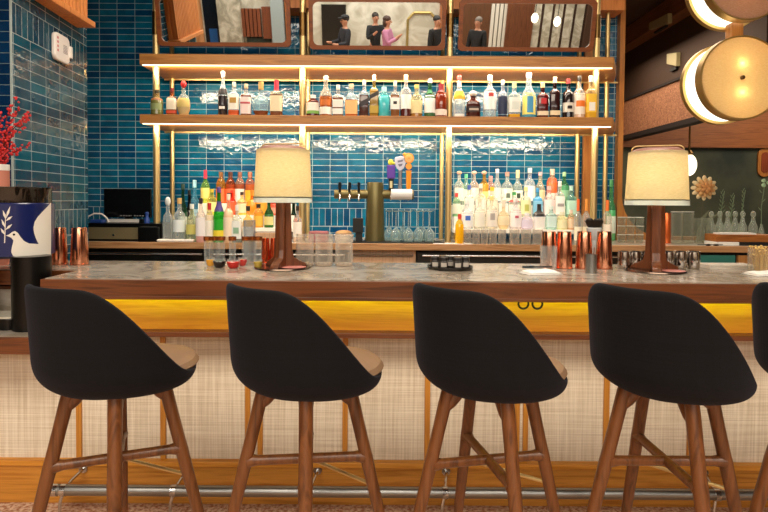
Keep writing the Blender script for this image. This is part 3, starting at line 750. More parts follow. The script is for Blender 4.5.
# lit stepped risers on the back counter
M_ris = mat('frosted_riser', '#e9e4d8', .4, emit=(1, .92, .76), es=.1)
STEP = [(4.42, 4.535, 1.195), (4.54, 4.67, 1.29), (4.675, 4.82, 1.385)]
def riser(pa, pb, label):
    t = thing('bottle_riser', label, 'riser', (0, 0, ZK), 0, 'lit bottle risers')
    for i, (da, db, z) in enumerate(STEP):
        a, b = wx(pa, da, z), wx(pb, da, z)
        obj('step', MB().box((a, Y(da), z-.03-ZK if i == 0 else STEP[i-1][2]-.03-ZK), (b, Y(db)+.004, z-ZK)), M_ris, t, bevel=.002)
    for q in (0, .5, 1):
        a = wx(pa, 4.42, 1.1)+.02; b = wx(pb, 4.42, 1.1)-.02; xx = a+(b-a)*q
        obj('foot', MB().box((xx-.01, Y(4.50), 0), (xx+.01, Y(4.80), .0810)), M_chrome, t)
riser(198, 294, 'glowing stepped riser under the bottles left of the tap tower')
riser(454, 574, 'glowing stepped riser under the clear bottles right of the tap tower')
R1, R2, R3 = [(a+b)/2 for a, b, _ in STEP]; Z1, Z2, Z3 = [s_[2] for s_ in STEP]
G2, G3 = 'bottles on the left riser', 'bottles on the right riser'
left_b = [
 (168, 4.40, ZK, 11, 197, 'squat', '#e6ecea', None, 0, None, '#d9e0de', 'clear cut decanter, leftmost bottle on the back counter', dict(stopper='ball')),
 (179.5, 4.42, ZK, 12, 198, 'round', '#e9f0ee', None, 0, ('#dfe8ea', .22, .50), '#d8b070', 'clear bottle with a cork, second from the left on the counter', {}),
 (192, 4.40, ZK, 11, 204, 'round', '#dfe8c4', None, 0, ('#c9c46a', .20, .46), '#e8ece8', 'greenish clear bottle with yellow label in front on the counter', {}),
 (183, 4.58, ZK, 9, 184, 'wine', '#1f5a40', '#174a34', .5, ('#cfd8cf', .18, .42), '#123324', 'dark green bottle behind the corked clear bottle', {}),
 (189.5, 4.66, ZK, 8, 190, 'wine', '#26221f', '#1c1817', .6, ('#d8c8b8', .16, .40), '#141210', 'black capped dark bottle left of the light blue one', {}),
 (194.7, 4.80, ZK, 11, 180, 'round', '#7cc8e0', '#5ab8da', .45, ('#bfe4f0', .20, .50), '#a8dcec', 'light blue bottle at the left end of the riser', {}),
 (201, 4.35, ZK, 10, 198, 'round', '#efe6e0', '#e0a8a0', .2, ('#f2eeee', .14, .56), '#2a2230', 'white labelled bottle with a dark cap at the counter front left', {}),
 (205.5, R3, Z3, 9, 170, 'tall', '#8cc060', '#b8c840', .4, ('#e6dc7a', .14, .46), '#d8304c', 'green yellow bottle with a tall crimson cap', dict(neck=('#d8304c', .74, .90))),
 (209.5, 4.35, ZK, 8, 203, 'small', '#f0e6d0', '#e8c070', .4, ('#f2efe2', .12, .56), '#d02c2c', 'small bottle with bright red cap beside the green one', {}),
 (212, R2, Z2, 10, 189, 'round', '#e8e070', '#d8d048', .5, ('#f0e89a', .12, .50), '#c8b840', 'lemon yellow bottle behind the bright green one', {}),
 (219, 4.35, ZK, 11, 187, 'wine', '#2fae34', '#2fae34', .42, ('#f0dc3c', .04, .22), '#57408a', 'bright green bottle with a purple neck', dict(neck=('#4b3a86', .56, .74))),
 (221, R3, Z3, 9.5, 172, 'small', '#d8943c', '#c86a24', .45, ('#f0703c', .04, .46), '#8a5a30', 'orange labelled bottle, first of four in the top row', {}),
 (230.5, R3, Z3, 9.5, 172, 'small', '#b85a30', '#8f3a1c', .6, ('#f2683c', .04, .46), '#5a3226', 'red orange labelled bottle, second of four in the top row', dict(emblem=('#2a1a1c', .16, .34, .5))),
 (240, R3, Z3, 9.5, 172, 'small', '#d0a08c', '#8f4a30', .6, ('#e8e2dc', .04, .46), '#8a5644', 'pale labelled bottle, third of four in the top row', {}),
 (250, R3, Z3, 9.5, 172, 'small', '#dc8f7a', '#a8562c', .6, ('#f4b02c', .04, .42), '#b87058', 'yellow labelled bottle, fourth of four in the top row', {}),
 (228.5, 4.35, ZK, 10, 194, 'round', '#f3dcc0', '#eec8a0', .7, ('#f4e2c8', .12, .52), '#f0e2cc', 'creamy pale orange bottle right of the bright green one', {}),
 (237, 4.35, ZK, 11, 205, 'square', '#e4ece4', None, 0, ('#eef2ec', .10, .58), '#e0e4e0', 'square clear bottle with white green label at the counter front', dict(emblem=('#8fb89a', .24, .40, .5))),
 (232, R2, Z2, 9, 190, 'tall', '#e84a30', '#e8502c', .55, ('#f0643a', .10, .50), '#c8382a', 'red bottle in the middle row, left of the lamp', {}),
 (242, R2, Z2, 9.5, 192, 'round', '#f0e0a0', '#f0c850', .5, ('#f2e6c0', .10, .50), '#2c2622', 'cream labelled bottle with black cap in the middle row', {}),
 (252, R2, Z2, 11, 190, 'flask', '#f2a038', '#f09a2c', .6, None, '#f08a2a', 'round amber orange bottle beside the lamp shade', {}),
 (248, 4.35, ZK, 11, 206, 'round', '#f2d884', '#f2b848', .6, ('#f4eee0', .10, .44), '#2a2420', 'amber yellow bottle with white label below the lamp shade', {}),
 (262, R2, Z2, 10.5, 188, 'round', '#f0c060', '#f0b040', .6, ('#f2b23a', .10, .5), '#b8701e', 'golden bottle hidden behind the lamp shade', {}),
 (258.5, R1, Z1, 9.5, 204, 'small', '#f2cf78', '#f0a838', .6, ('#f0c24a', .08, .5), '#30261e', 'golden bottle with a black cap under the lamp shade', {}),
 (269, R1, Z1, 9.5, 200, 'wine', '#2f6a34', '#2a6a30', .5, ('#e0d890', .10, .40), '#1f4a26', 'green bottle just left of the lamp stem', {}),
 (274, R2, Z2, 9, 196, 'round', '#f06a50', '#e85a40', .6, ('#f4a890', .10, .4), '#b83426', 'coral red bottle behind the lamp stem', {}),
 (293.5, 4.60, ZK, 9, 200, 'wine', '#173a28', '#12301f', .6, ('#c83c38', .40, .56), '#101411', 'dark green bottle with a red band right of the lamp stem', {}),
 (297.5, 4.44, ZK, 9, 206, 'round', '#f0e4d8', '#e0c8b0', .3, ('#f2ece2', .14, .56), '#24201e', 'white labelled bottle with black cap right of the lamp stem', {}),
]
PE = '#e8b8a0'
right_b = [
 (459, R3, Z3, 9.5, 171, 'round', '#e9efe4', None, 0, ('#e0eadf', .12, .5), PE, 'clear bottle with peach ball stopper, leftmost of the top row', dict(stopper='ball')),
 (466, R3, Z3, 9, 174, 'round', '#c8ecd8', None, 0, ('#d8f0e2', .12, .5), '#5fc89a', 'clear bottle with a mint green cap in the top row', {}),
 (474, R3, Z3, 9, 171, 'round', '#efe2d4', None, 0, ('#f0e8da', .12, .5), PE, 'clear bottle with peach stopper right of the mint cap', dict(stopper='ball')),
 (484, R3, Z3, 9.5, 171, 'round', '#d8a848', '#c8902c', .62, ('#e8d08a', .12, .4), PE, 'amber bottle with a peach ball stopper', dict(stopper='ball')),
 (490.5, R3, Z3, 8, 176, 'small', '#f0c8c0', '#e8b0a8', .3, ('#f2dcd4', .12, .5), '#e89a94', 'small bottle with a pink cap right of the amber one', {}),
 (497, R3, Z3, 9, 169, 'tall', '#e4ecec', None, 0, ('#d4dcda', .12, .48), '#f0f2f0', 'slim bottle with tall white cap in the top row', {}),
 (507, R3, Z3, 11, 172, 'round', '#dbe6e2', None, 0, ('#e4ecdf', .12, .50), '#c49a8c', 'broad shouldered clear bottle with a dusky cap', dict(emblem=('#5a6a5c', .22, .36, .35))),
 (517.5, R3, Z3, 11, 170, 'squat', '#dcebe0', None, 0, ('#eef2e4', .12, .42), '#e6dfa8', 'clear decanter with a cream square stopper', dict(emblem=('#3a4a3c', .2, .34, .35))),
 (529.5, R3, Z3, 11, 168, 'round', '#e2ecf0', None, 0, ('#e8f0f2', .12, .52), '#e8f0e6', 'tallest clear bottle of the top row, pale cap', {}),
 (540, R3, Z3, 9.5, 172, 'tall', '#e6e2c8', None, 0, ('#d8d0a8', .12, .46), '#eab4bc', 'clear bottle with a pink capped neck', {}),
 (552, R3, Z3, 10.5, 169, 'small', '#e8c0a0', '#e86a3c', .64, ('#f0e0d8', .04, .34), '#d8c0b0', 'bottle with orange red shoulders in the top row', dict(neck=('#e85a34', .62, .74))),
 (564, R3, Z3, 9.5, 172, 'round', '#4a9a6a', '#3f8f60', .6, ('#8cc0a0', .14, .46), '#a8d8a8', 'green bottle at the right of the top row', {}),
 (456.5, R2, Z2, 8, 193, 'small', '#bfe6c0', '#8cc890', .3, ('#e8efe0', .12, .55), '#d84a44', 'small pale green bottle with a red cap at the riser end', {}),
 (469, R2, Z2, 11, 185, 'square', '#eef2ee', None, 0, ('#f2f4f0', .08, .58), '#3f5fb8', 'white bottle with a blue cap in the middle row', {}),
 (480.5, R2, Z2, 11, 184, 'round', '#eef0ea', None, 0, ('#f0f2ea', .08, .58), '#eceee8', 'plain white bottle with white cap in the middle row', {}),
 (492, R2, Z2, 11, 187, 'round', '#f0efe0', None, 0, ('#f2f0dc', .08, .58), '#f0c02c', 'white bottle with a yellow cap', {}),
 (503, R2, Z2, 10.5, 194, 'square', '#eff0ec', None, 0, ('#f4f2ee', .08, .58), '#d8dcd8', 'low square white bottle right of the yellow cap', {}),
 (514, R2, Z2, 11, 192, 'round', '#e9f0e8', None, 0, ('#f0f2ec', .08, .50), '#3f9a5a', 'clear bottle with green cap and red seal', dict(neck=('#d83c3c', .60, .68))),
 (525.5, R2, Z2, 10.5, 187, 'round', '#f0efdc', None, 0, ('#ecebb8', .10, .56), '#e0dc9a', 'pale bottle with a lemon label in the middle row', dict(emblem=('#b8bc60', .2, .42, .4))),
 (537.5, R2, Z2, 10.5, 188, 'square', '#5aaede', '#4aa4da', .7, ('#86c8ec', .10, .56), '#3f96d0', 'sky blue bottle in the middle row', dict(emblem=('#e8f2f6', .24, .42, .35))),
 (549, R2, Z2, 11, 186, 'round', '#f2e4e2', None, 0, ('#f4e6e4', .08, .56), '#e0b8b0', 'white bottle with a faint pink label', {}),
 (559.5, R2, Z2, 10.5, 181, 'square', '#f2f2ee', None, 0, ('#f4f4f0', .08, .58), '#f0eeea', 'white labelled square bottle left of the pale green one', dict(emblem=('#9a9a9a', .3, .38, .6))),
 (571, R2, Z2, 11.5, 186, 'square', '#a8e0cc', None, 0, ('#b8e4d2', .10, .54), '#b8e2d4', 'pale sea green bottle at the riser right end', {}),
 (467, R1, Z1, 12, 200, 'round', '#eff2f2', None, 0, ('#f2f4f4', .08, .58), '#f0f0ee', 'white bottle with a round blue mark in the front row', dict(emblem=('#3f72d0', .30, .46, .42))),
 (479.5, R1, Z1, 11, 198, 'round', '#f2f0e6', None, 0, ('#f2efe0', .08, .58), '#efe6c8', 'front row white bottle right of the blue mark', {}),
 (491.5, R1, Z1, 11.5, 196, 'round', '#f0ecdf', None, 0, ('#f0eadf', .08, .58), '#e8d88a', 'front row white bottle with a grey oval mark', dict(emblem=('#b4ada8', .28, .48, .4))),
 (503.5, R1, Z1, 12, 200, 'flask', '#f0e2c2', '#eccf98', .3, ('#f2e2bc', .14, .46), '#e8e0cc', 'front row rounded bottle with an apricot tint', {}),
 (515.5, R1, Z1, 11.5, 198, 'round', '#f4eeee', None, 0, ('#f6f0f0', .08, .58), '#ecdfe0', 'front row white bottle with a small pink mark', dict(emblem=('#c85a70', .36, .44, .3))),
 (527, R1, Z1, 11, 213, 'small', '#eee6f2', None, 0, ('#e4daee', .10, .58), '#f0eef2', 'short front row bottle with a lilac label', {}),
 (539, R1, Z1, 12, 204, 'square', '#eeece8', '#efece6', .5, ('#f2efea', .08, .50), '#181615', 'white bottle with black shoulders and cap', dict(neck=('#1c1918', .52, .86))),
 (551, R1, Z1, 11.5, 206, 'square', '#cdeeea', None, 0, ('#d4f0ec', .10, .56), '#d8f0ee', 'front row bottle with an aqua tint', {}),
 (562, R1, Z1, 10.5, 212, 'small', '#efeec6', '#e6dca0', .4, ('#f0ecc0', .10, .56), '#ecead0', 'short front row bottle with a pale yellow tint', {}),
 (571.2, R1, Z1, 7.2, 210, 'small', '#f0d0b0', '#eab888', .5, ('#f2d8b8', .10, .56), '#f0dcc8', 'short peach tinted bottle at the front row end', {}),
 (577.8, 4.34, ZK, 7.8, 199, 'round', '#e6e8e2', None, 0, ('#efe8d2', .10, .40), '#ee6a2c', 'clear bottle with orange red neck, left of the pair by the post', dict(neck=('#ee6a2c', .74, .90))),
 (586, 4.34, ZK, 8, 199, 'round', '#e6e8e2', None, 0, ('#f0e4c4', .10, .40), '#f0a048', 'clear bottle with light orange neck, right of the pair by the post', dict(neck=('#f0a048', .74, .90))),
 (610.5, 4.90, ZK, 9.5, 180, 'tall', '#6ec48a', '#58b878', .5, ('#dff0e2', .12, .40), '#3f9a5c', 'green bottle squeezed beside the oak frame', {}),
 (607, 4.72, ZK, 9, 200, 'round', '#efe6dc', '#ecd8c0', .3, ('#f2e8d8', .10, .42), '#ee7a38', 'orange capped bottle beside the oak frame', dict(neck=('#ee7a38', .74, .90))),
]
for grp, data in ((G2, left_b), (G3, right_b)):
    for px, d, z, w, top, shp, body, liq, fill, lab, cap, label, kw in data:
        bottle(px, d, z, w, top, shp, body, liq, fill, lab, cap, label, grp, **kw)
bottle(459.5, 4.345, ZK, 8.5, 214, 'small', '#f0d060', '#f2b212', .66, None, '#d84030', 'bottle of bright orange yellow juice with red cap by the post', G3)

# ---------------------------------------------------------------- things on the bar
M_cg = glass('#f4f7f6', .04, .04, facing=.3)
def copper_tin(px, d, z, top, w, label, group, m=M_copper):
    X = wx(px, d, z+.08); h = wz(px, top, d)-z; r = w*d/F/2
    t = thing('copper_tumbler', label, 'tumbler', (X, Y(d), z), 0, group)
    obj('cup', MB().lathe([(r*1.06, 0), (r*1.08, .004), (r*.98, h*.5), (r*.86, h-.004), (r*.83, h)], 28), m, t, smooth=True)
    obj('rolled_rim', MB().tube([(r*1.08*math.cos(a*PI/14), r*1.08*math.sin(a*PI/14), .004) for a in range(29)], .003, 6), m, t, smooth=True)
    return t
copper_tin(59.5, 2.80, ZB, 227.5, 14, 'upside-down copper tumbler nearest the coffee machine', 'copper tumblers at the left')
copper_tin(79.5, 2.80, ZB, 227.5, 16, 'upside-down copper tumbler at the left end, farther from the machine', 'copper tumblers at the left')
for px, lb in ((548.5, 'first copper tumbler of the right hand row, behind the clear glass'), (564, 'second copper tumbler of the right hand row'),
               (584, 'third copper tumbler of the right hand row, behind the steel cup'), (604, 'fourth copper tumbler of the right hand row, nearest the lamp')):
    copper_tin(px, 2.78, ZB, 231.5, 15.5, lb, 'copper tumblers at the right')
copper_tin(265.5, 2.93, ZB, 238, 8.5, 'reddish copper tumbler left of the pair behind the left lamp', 'copper tumblers by the left lamp', mat('red_copper', '#e0623a', .15, .9))
copper_tin(274, 2.93, ZB, 238, 8, 'reddish copper tumbler right of the pair behind the left lamp', 'copper tumblers by the left lamp', mat('red_copper', '#e0623a', .15, .9))

def cup_glass(name, label, cat, px, d, z, top, w, group=None, m=None, taper=.92, thick=.003, band=None, pw=2):
    X = wx(px, d, z+.05); h = wz(px, top, d)-z; r = w*d/F/2
    t = thing(name, label, cat, (X, Y(d), z), 0, group)
    obj('glass_wall', MB().lathe([(r*taper*.95, 0), (r*taper, .003), (r, h), (r-thick, h), (r*taper-thick, .008)], 24, 0, None, pw), m or M_cg, t, smooth=True)
    if band: obj('rim_band', MB().lathe([(r+.0012, h-band[1]), (r+.0018, h), (r-thick, h+.0005)], 24, cap=False), band[0], t, smooth=True)
    return t, r, h
GB = 'copper rimmed glasses left of the lamp'
for px, d, lb in ((207.5, 2.84, 'leftmost tall copper rimmed glass on the bar'), (214.5, 2.90, 'second tall copper rimmed glass from the left'), (221.5, 2.82, 'third tall copper rimmed glass from the left'),
               (232.5, 2.80, 'copper rimmed glass behind the bowl of red drink'), (245.5, 2.84, 'copper rimmed glass between red bowl and lamp'), (252.5, 2.90, 'copper rimmed glass behind the greenish bowl'), (258.5, 2.84, 'copper rimmed glass nearest the left lamp')):
    cup_glass('rimmed_glass', lb, 'glass', px, d, ZB, 236.5, 7.2, GB, None, .9, band=(M_coppert, .020))
cup_glass('stacked_beaker', 'clear beaker standing tall behind the copper rimmed glasses', 'glass', 249.5, 2.97, ZB, 220, 12, None, glass('#d8dce0', .1, .06))
def bowl(px, d, liq, w, label, fill=.7):
    X = wx(px, d, ZB); r = w*d/F/2
    t = thing('tasting_bowl', label, 'bowl', (X, Y(d), ZB), 0, 'small glass bowls on the bar')
    obj('glass_wall', MB().lathe([(r, .031), (r*.96, .043), (r*.92, .043), (r*.94, .032)], 22, cap=False), M_cg, t, smooth=True)
    o = obj('liquid', MB().lathe([(r*.55, 0), (r*.82, .008), (r*1.0, .030), (r*.90, .033)], 22), mat('drink', liq, .08, coat=.6), t, smooth=True)
bowl(210.5, 2.78, '#d89a2c', 9, 'small glass bowl of amber drink')
bowl(219.5, 2.72, '#1c0d08', 13, 'small glass bowl of nearly black drink')
bowl(233.5, 2.70, '#c01f1a', 13.5, 'small glass bowl of red drink, the front one')
bowl(242.5, 2.80, '#b82a24', 9, 'small glass bowl of red drink half behind the front one')
bowl(258, 2.70, '#b0963a', 9, 'small glass bowl of olive yellow drink beside the lamp')
# wood box behind
def box_thing(name, label, cat, px0, px1, d0, d1, z0, z1, m, group=None, bevel=.003, part='box_body'):
    a, b = wx(px0, d0, z0), wx(px1, d0, z0)
    o = obj(name, MB().box((-(b-a)/2, 0, 0), ((b-a)/2, d1-d0, z1-z0)), m, None, bevel=bevel, loc=((a+b)/2, Y(d0), z0))
    return tag(o, label, cat, group)
# three mixing glasses
M_cut = glass('#f4f0ea', .07, .06, 'cut_glass', .35)
for px, lb in ((305, 'left of three big cut mixing glasses beside the lamp'), (324, 'middle of three big cut mixing glasses'), (344, 'right of three big cut mixing glasses')):
    d = 2.82; X = wx(px, d, ZB+.06); r = 18*d/F/2; h = wz(px, 234, d)-ZB
    t = thing('mixing_glass', lb, 'glass', (X, Y(d), ZB), 0, 'mixing glasses beside the lamp')
    obj('glass_wall', MB().lathe([(r*.9, 0), (r*.96, .006), (r, h*.3), (r, h), (r-.004, h), (r-.005, .014)], 28), M_cut, t, smooth=True)
    rb = MB()
    for i in range(12):
        a = 2*PI*i/12
        rb.tube([((r+.001)*math.cos(a), (r+.001)*math.sin(a), .012), ((r+.001)*math.cos(a), (r+.001)*math.sin(a), h*.40)], .0028, 6)
    obj('cut_ribs', rb, M_cut, t, smooth=True)
    rg = MB()
    for q in (.58, .80, .97): rg.tube([((r+.001)*math.cos(a*PI/14), (r+.001)*math.sin(a*PI/14), h*q) for a in range(29)], .0022, 6)
    obj('etched_rings', rg, M_cut, t, smooth=True)
    obj('base_puck', MB().lathe([(r*.86, .002), (r*.92, .012), (r*.9, .016)], 24), glass('#d9c8b4', .45, .1), t, smooth=True)
# tray with small black jars
d = 2.73; X = wx(450, d, ZB)
t = thing('serving_tray', 'round black tray carrying small dark lidded jars', 'tray', (X, Y(d), ZB))
obj('tray_body', MB().lathe([(.100, 0), (.110, .004), (.112, .016), (.107, .016), (.104, .007), (.02, .006)], 40), mat('tray_black', '#15110f', .25), t, smooth=True)
for k, (dx, dy) in enumerate(((-.075, -.01), (-.036, -.03), (.004, .02), (.030, -.045), (.072, -.015), (-.03, .045))):
    lb = ['leftmost small black jar on the round tray', 'second small black jar on the round tray', 'middle small black jar on the round tray', 'front small black jar right of the tray centre', 'rightmost small black jar on the round tray', 'small black jar at the back of the round tray'][k]
    j = thing('spice_jar', lb, 'jar', (X+dx, Y(d)+dy, ZB+.0066), 0, 'jars on the black tray')
    obj('jar_body', MB().lathe([(.019, 0), (.021, .003), (.021, .034), (.017, .038)], 18), glass('#3a3634', .75, .06), j, smooth=True)
    obj('lid', MB().lathe([(.020, .036), (.020, .052), (.018, .054)], 18), mat('lid_black', '#24201f', .3), j, smooth=True)
    lo = MB(); n = 8; vs = []
    for q in (.008, .028):
        for i in range(n+1):
            a = -PI/2-.7+1.4*i/n; vs.append((.0216*math.cos(a), .0216*math.sin(a), q))
    obj('label', lo.add(vs, [[i, i+1, n+2+i, n+1+i] for i in range(n)]), mat('jar_label', '#bdb4aa', .6), j)
# napkins with cutlery
def napkin(px, py, w, dep, label, rz, pen=None):
    p = at(px, py, 2.45); 
    v = ray(px, py); k = (ZB-CAM.z)/v.z; p = CAM+v*k
    t = thing('folded_napkin', label, 'napkin', (p.x, p.y, ZB), rz, 'folded napkins on the bar')
    mb = MB(); nx, ny = 12, 6; vs = []; fs = []
    for layer, (s_, z) in enumerate(((1, .0), (.93, .006))):
        b = len(vs)
        for j in range(ny+1):
            for i in range(nx+1):
                x = (i/nx-.5)*w*s_; y_ = (j/ny-.5)*dep*s_; e = min(i, nx-i, 3)/3*min(j, ny-j, 2)/2
                vs.append((x, y_, z+.010*e**.5+.002*math.sin(9*i/nx+layer)*e+.0005))
        for j in range(ny):
            for i in range(nx): q = b+j*(nx+1)+i; fs.append([q, q+1, q+nx+2, q+nx+1])
    mb.add(vs, fs)
    o = obj('cloth', mb, M_white, t, smooth=True); so = o.modifiers.new('t', 'SOLIDIFY'); so.thickness = .002; so.offset = 1
    return t, p
nt_, p = napkin(540, 273.5, .17, .11, 'white folded napkin left of the steel cup, with a knife on it', .25)
kn = MB(); kn.tube([(p.x-.075, p.y+.02, ZB+.0262), (p.x-.02, p.y+.03, ZB+.0262)], .006, 8); kn.tube([(p.x-.02, p.y+.03, ZB+.0262), (p.x+.07, p.y+.045, ZB+.0262)], .0035, 6)
tag(obj('table_knife', kn, mat('dark_steel', '#3a444a', .25, .8), smooth=True), 'dark handled table knife lying across the white napkin', 'knife')
napkin(764, 275, .15, .10, 'white folded napkin at the right edge of the bar', .1)
cup_glass('clear_tumbler', 'clear ribbed tumbler standing before the copper tumblers', 'glass', 548.5, 2.66, ZB, 246, 17, None, glass('#f5f8f7', .04, .03, facing=.3))
# steel cup with picks
d = 2.60; X = wx(591, d, ZB); h = wz(591, 254, d)-ZB
t = thing('steel_cup', 'brushed steel cup holding short picks', 'cup', (X, Y(d), ZB)); r = 11*d/F/2
obj('cup_wall', MB().lathe([(r*.98, 0), (r, .003), (r, h), (r-.003, h), (r-.003, .006)], 26), M_steel, t, smooth=True)
pk = MB(); [pk.tube([(q*.008-.004, .004, .01), (q*.011-.006, .008, h+.022+q*.004)], .0022, 6) for q in range(3)]
tag(obj('cocktail_picks', pk, M_coppert, None, loc=(X, Y(d), ZB+.0)), 'few wooden picks sticking out of the steel cup', 'picks', kind='stuff')
# funnel strainer
X = wx(595, 2.90, ZB); 
t = thing('funnel_strainer', 'white footed strainer topped with a black bowl behind the copper tumblers', 'strainer', (X, Y(2.92), ZB)); h = wz(595, 219, 2.92)-ZB
obj('stand', MB().lathe([(.032, 0), (.034, .004), (.012, .02), (.012, h*.55), (.030, h*.62), (.038, h*.80), (.030, h*.82)], 24), mat('grey_plastic', '#c9d0d4', .3), t, smooth=True)
bw = MB().lathe([(.028, h*.80), (.043, h*.92), (.047, h*.97), (.041, h*.97), (.02, h*.84)], 24); [bw.ell((.03*math.cos(q*2.4), .03*math.sin(q*2.4), h*.975), (.012, .012, .010), 8, 6) for q in range(7)]
obj('black_bowl', bw, mat('black_berry', '#15140f', .5), t, smooth=True)
# polished metal cups behind the right lamp
for k, px in enumerate((624, 635.5, 647, 659, 668, 680.5, 693.5)):
    lb = 'polished metal cup in the row behind the right lamp, ' + ['leftmost', 'second from the left', 'behind the stem at its left', 'behind the stem at its right', 'third from the right', 'second from the right', 'rightmost'][k]
    d = 2.80; r = 12.2*d/F/2; h = wz(px, 251.5, d)-ZB
    t = thing('metal_cup', lb, 'cup', (wx(px, d, ZB+.04), Y(d), ZB), 0, 'metal cups behind the right lamp')
    obj('cup_wall', MB().lathe([(r*.80, 0), (r*.92, .004), (r, h*.25), (r, h*.75), (r*.9, h), (r*.86, h), (r*.88, .01)], 22), mat('mirror_steel', '#bdb6b0', .12, 1), t, smooth=True)
    obj('bead_rim', MB().tube([(r*.91*math.cos(a*PI/12), r*.91*math.sin(a*PI/12), h) for a in range(25)], .0022, 6), M_chrome, t, smooth=True)
# ribbed bar mat
X0, X1 = wx(703, 2.86, ZB), wx(752, 2.86, ZB); mb = MB().box((X0, Y(2.80), ZB+.0005), (X1, Y(2.93), ZB+.006))
n = 24
for i in range(n):
    a = X0+(X1-X0)*(i+.15)/n; mb.box((a, Y(2.80), ZB+.006), (a+(X1-X0)/n*.6, Y(2.93), ZB+.018))
tag(obj('bar_mat', mb, mat('pale_rubber', '#c4bdb2', .6)), 'pale ribbed bar mat right of the metal cups', 'mat')
# glass of dried straws
t, r, h = cup_glass('straw_glass', 'clear glass tumbler full of dried golden straws, right edge of the bar', 'glass', 761, 2.66, ZB, 248, 24, None, glass('#f2eee4', .05, .05, facing=.3))
stw = MB()
for i in range(60):
    a = random.random()*2*PI; q = r*.75*math.sqrt(random.random()); l = random.uniform(.08, .125)
    b = [(q*.6*math.cos(a), q*.6*math.sin(a), .01), (q*.8*math.cos(a), q*.8*math.sin(a), l*.6), (q*1.12*math.cos(a+.2), q*1.12*math.sin(a+.2), l)]
    stw.tube(b, .0018, 5); stw.ell(b[-1], (.006, .006, .005), 6, 4)
tag(obj('dried_straws', stw, mat('straw', '#d9b568', .7), loc=(wx(761, 2.66, ZB+.05), Y(2.66), ZB)), 'dried golden straws bunched in the tumbler at the right', 'straws', kind='stuff')

# ---------------------------------------------------------------- coffee machine, vase, wall device
dc = 2.55; XC = -1.637; RC = .160
t = thing('coffee_machine', 'tall black coffee machine with blue dove band, left end', 'coffee machine', (XC, Y(dc), ZL))
zb0, zb1 = wz(20, 257, 2.41)-ZL, wz(20, 204, 2.41)-ZL; zh = wz(20, 187, 2.45)-ZL
cx_ = wx(32, 2.45, .98)-XC; cy_ = Y(2.45)-Y(dc)
obj('column', MB().lathe([(.078, 0), (.078, zb0+.002)], 28, 0, Matrix.Translation((cx_, cy_, 0))), M_black, t, smooth=True)
tr = MB(); pts = [(-.30, -.15), (.045, -.15)] + [(.045+.035*math.sin(a*PI/12), -.115-.035*math.cos(a*PI/12)) for a in range(1, 7)] + [(.08, .0), (-.30, .0)]
obj('drip_tray', tr.prism(pts, 0, .050), M_black, t, bevel=.004)
obj('tray_slab', MB().prism([(x*.97, y_*.95-.002) for x, y_ in pts], .050, .057), M_wmarble, t)
obj('spout_block', MB().cbox((-.10, -.08, zb0-.02), (.06, .05, .05)).lathe([(.010, zb0-.10), (.014, zb0-.04)], 12, 0, Matrix.Translation((-.10, -.08, 0))), M_white, t, bevel=.004)
obj('side_post', MB().cbox((-.12, -.01, (.057+zb0)/2), (.05, .03, zb0-.057)), M_black, t, bevel=.004)
hd = obj('brew_head', MB().lathe([(RC-.02, zb0-.010), (RC-.003, zb0), (RC, zb0+.002), (RC, zb1), (RC-.004, zb1+.004)], 64), mat('navy_enamel', '#0b1a52', .28, coat=.4), t, smooth=True)
hp = MB().lathe([(RC-.012, zb1), (RC-.010, zh-.010), (RC-.006, zh), (RC-.02, zh+.002)], 48)
obj('bean_hopper', hp, glass('#1c1712', .82, .06), t, smooth=True)
# dove and branch wrapped on the band
def wrap_poly(name, polys, m, off, parent, cols=90):
    mb = MB()
    def conv(px, py):
        while True:
            v = ray(px, py); ox, oy = CAM.x-XC, CAM.y-Y(dc)
            A = v.x*v.x+v.y*v.y; B_ = ox*v.x+oy*v.y; C_ = ox*ox+oy*oy-RC*RC; D_ = B_*B_-A*C_
            if D_ > 0: break
            px -= .2
        k = (-B_-math.sqrt(D_))/A; h_ = CAM+v*k
        return math.atan2(h_.x-XC, -(h_.y-Y(dc))), h_.z-ZL
    for poly in polys:
        P = [conv(*q) for q in poly]; a0, a1 = min(p[0] for p in P), max(p[0] for p in P); n = max(4, int(cols*(a1-a0)/1.5))
        def spans(u):
            zs = []
            for i in range(len(P)):
                (ua, za), (ub, zb_) = P[i], P[(i+1) % len(P)]
                if (ua <= u) != (ub <= u): zs.append(za+(zb_-za)*(u-ua)/(ub-ua))
            return sorted(zs)
        for k in range(n):
            u0, u1 = a0+(a1-a0)*k/n, a0+(a1-a0)*(k+1)/n; e = (a1-a0)/n*.02
            s0, s1 = spans(u0+e), spans(u1-e)
            if len(s0) != len(s1): s0 = s1 = spans((u0+u1)/2)
            for q in range(0, len(s0)-1, 2):
                r_ = RC+off
                mb.add([(r_*math.sin(u0), -r_*math.cos(u0), s0[q]), (r_*math.sin(u1), -r_*math.cos(u1), s1[q]), (r_*math.sin(u1), -r_*math.cos(u1), s1[q+1]), (r_*math.sin(u0), -r_*math.cos(u0), s0[q+1])], [(0, 1, 2, 3)])
    return obj(name, mb, m, parent)
M_dv = mat('dove_white', '#d9d5cc', .4)
dove = [(6, 235.5), (9, 234.5), (12, 232), (15, 231), (18, 233), (20.5, 237), (24, 241), (29, 243.5), (38.5, 244), (36, 239), (34, 233), (33.3, 228), (34.5, 222), (37.5, 217), (42, 212), (46, 208), (50.6, 202.5), (50.9, 204), (50.9, 255), (46, 256), (38, 256.6), (28, 257), (18, 256.8), (13, 256), (11.2, 252), (11.8, 247), (13, 243), (13.5, 240.5), (11, 237.5)]
wrap_poly('dove_emblem', [dove], M_dv, .0008, hd)
leaves = [[(4.1, 243), (5.2, 243), (6, 214), (5.4, 214)]]
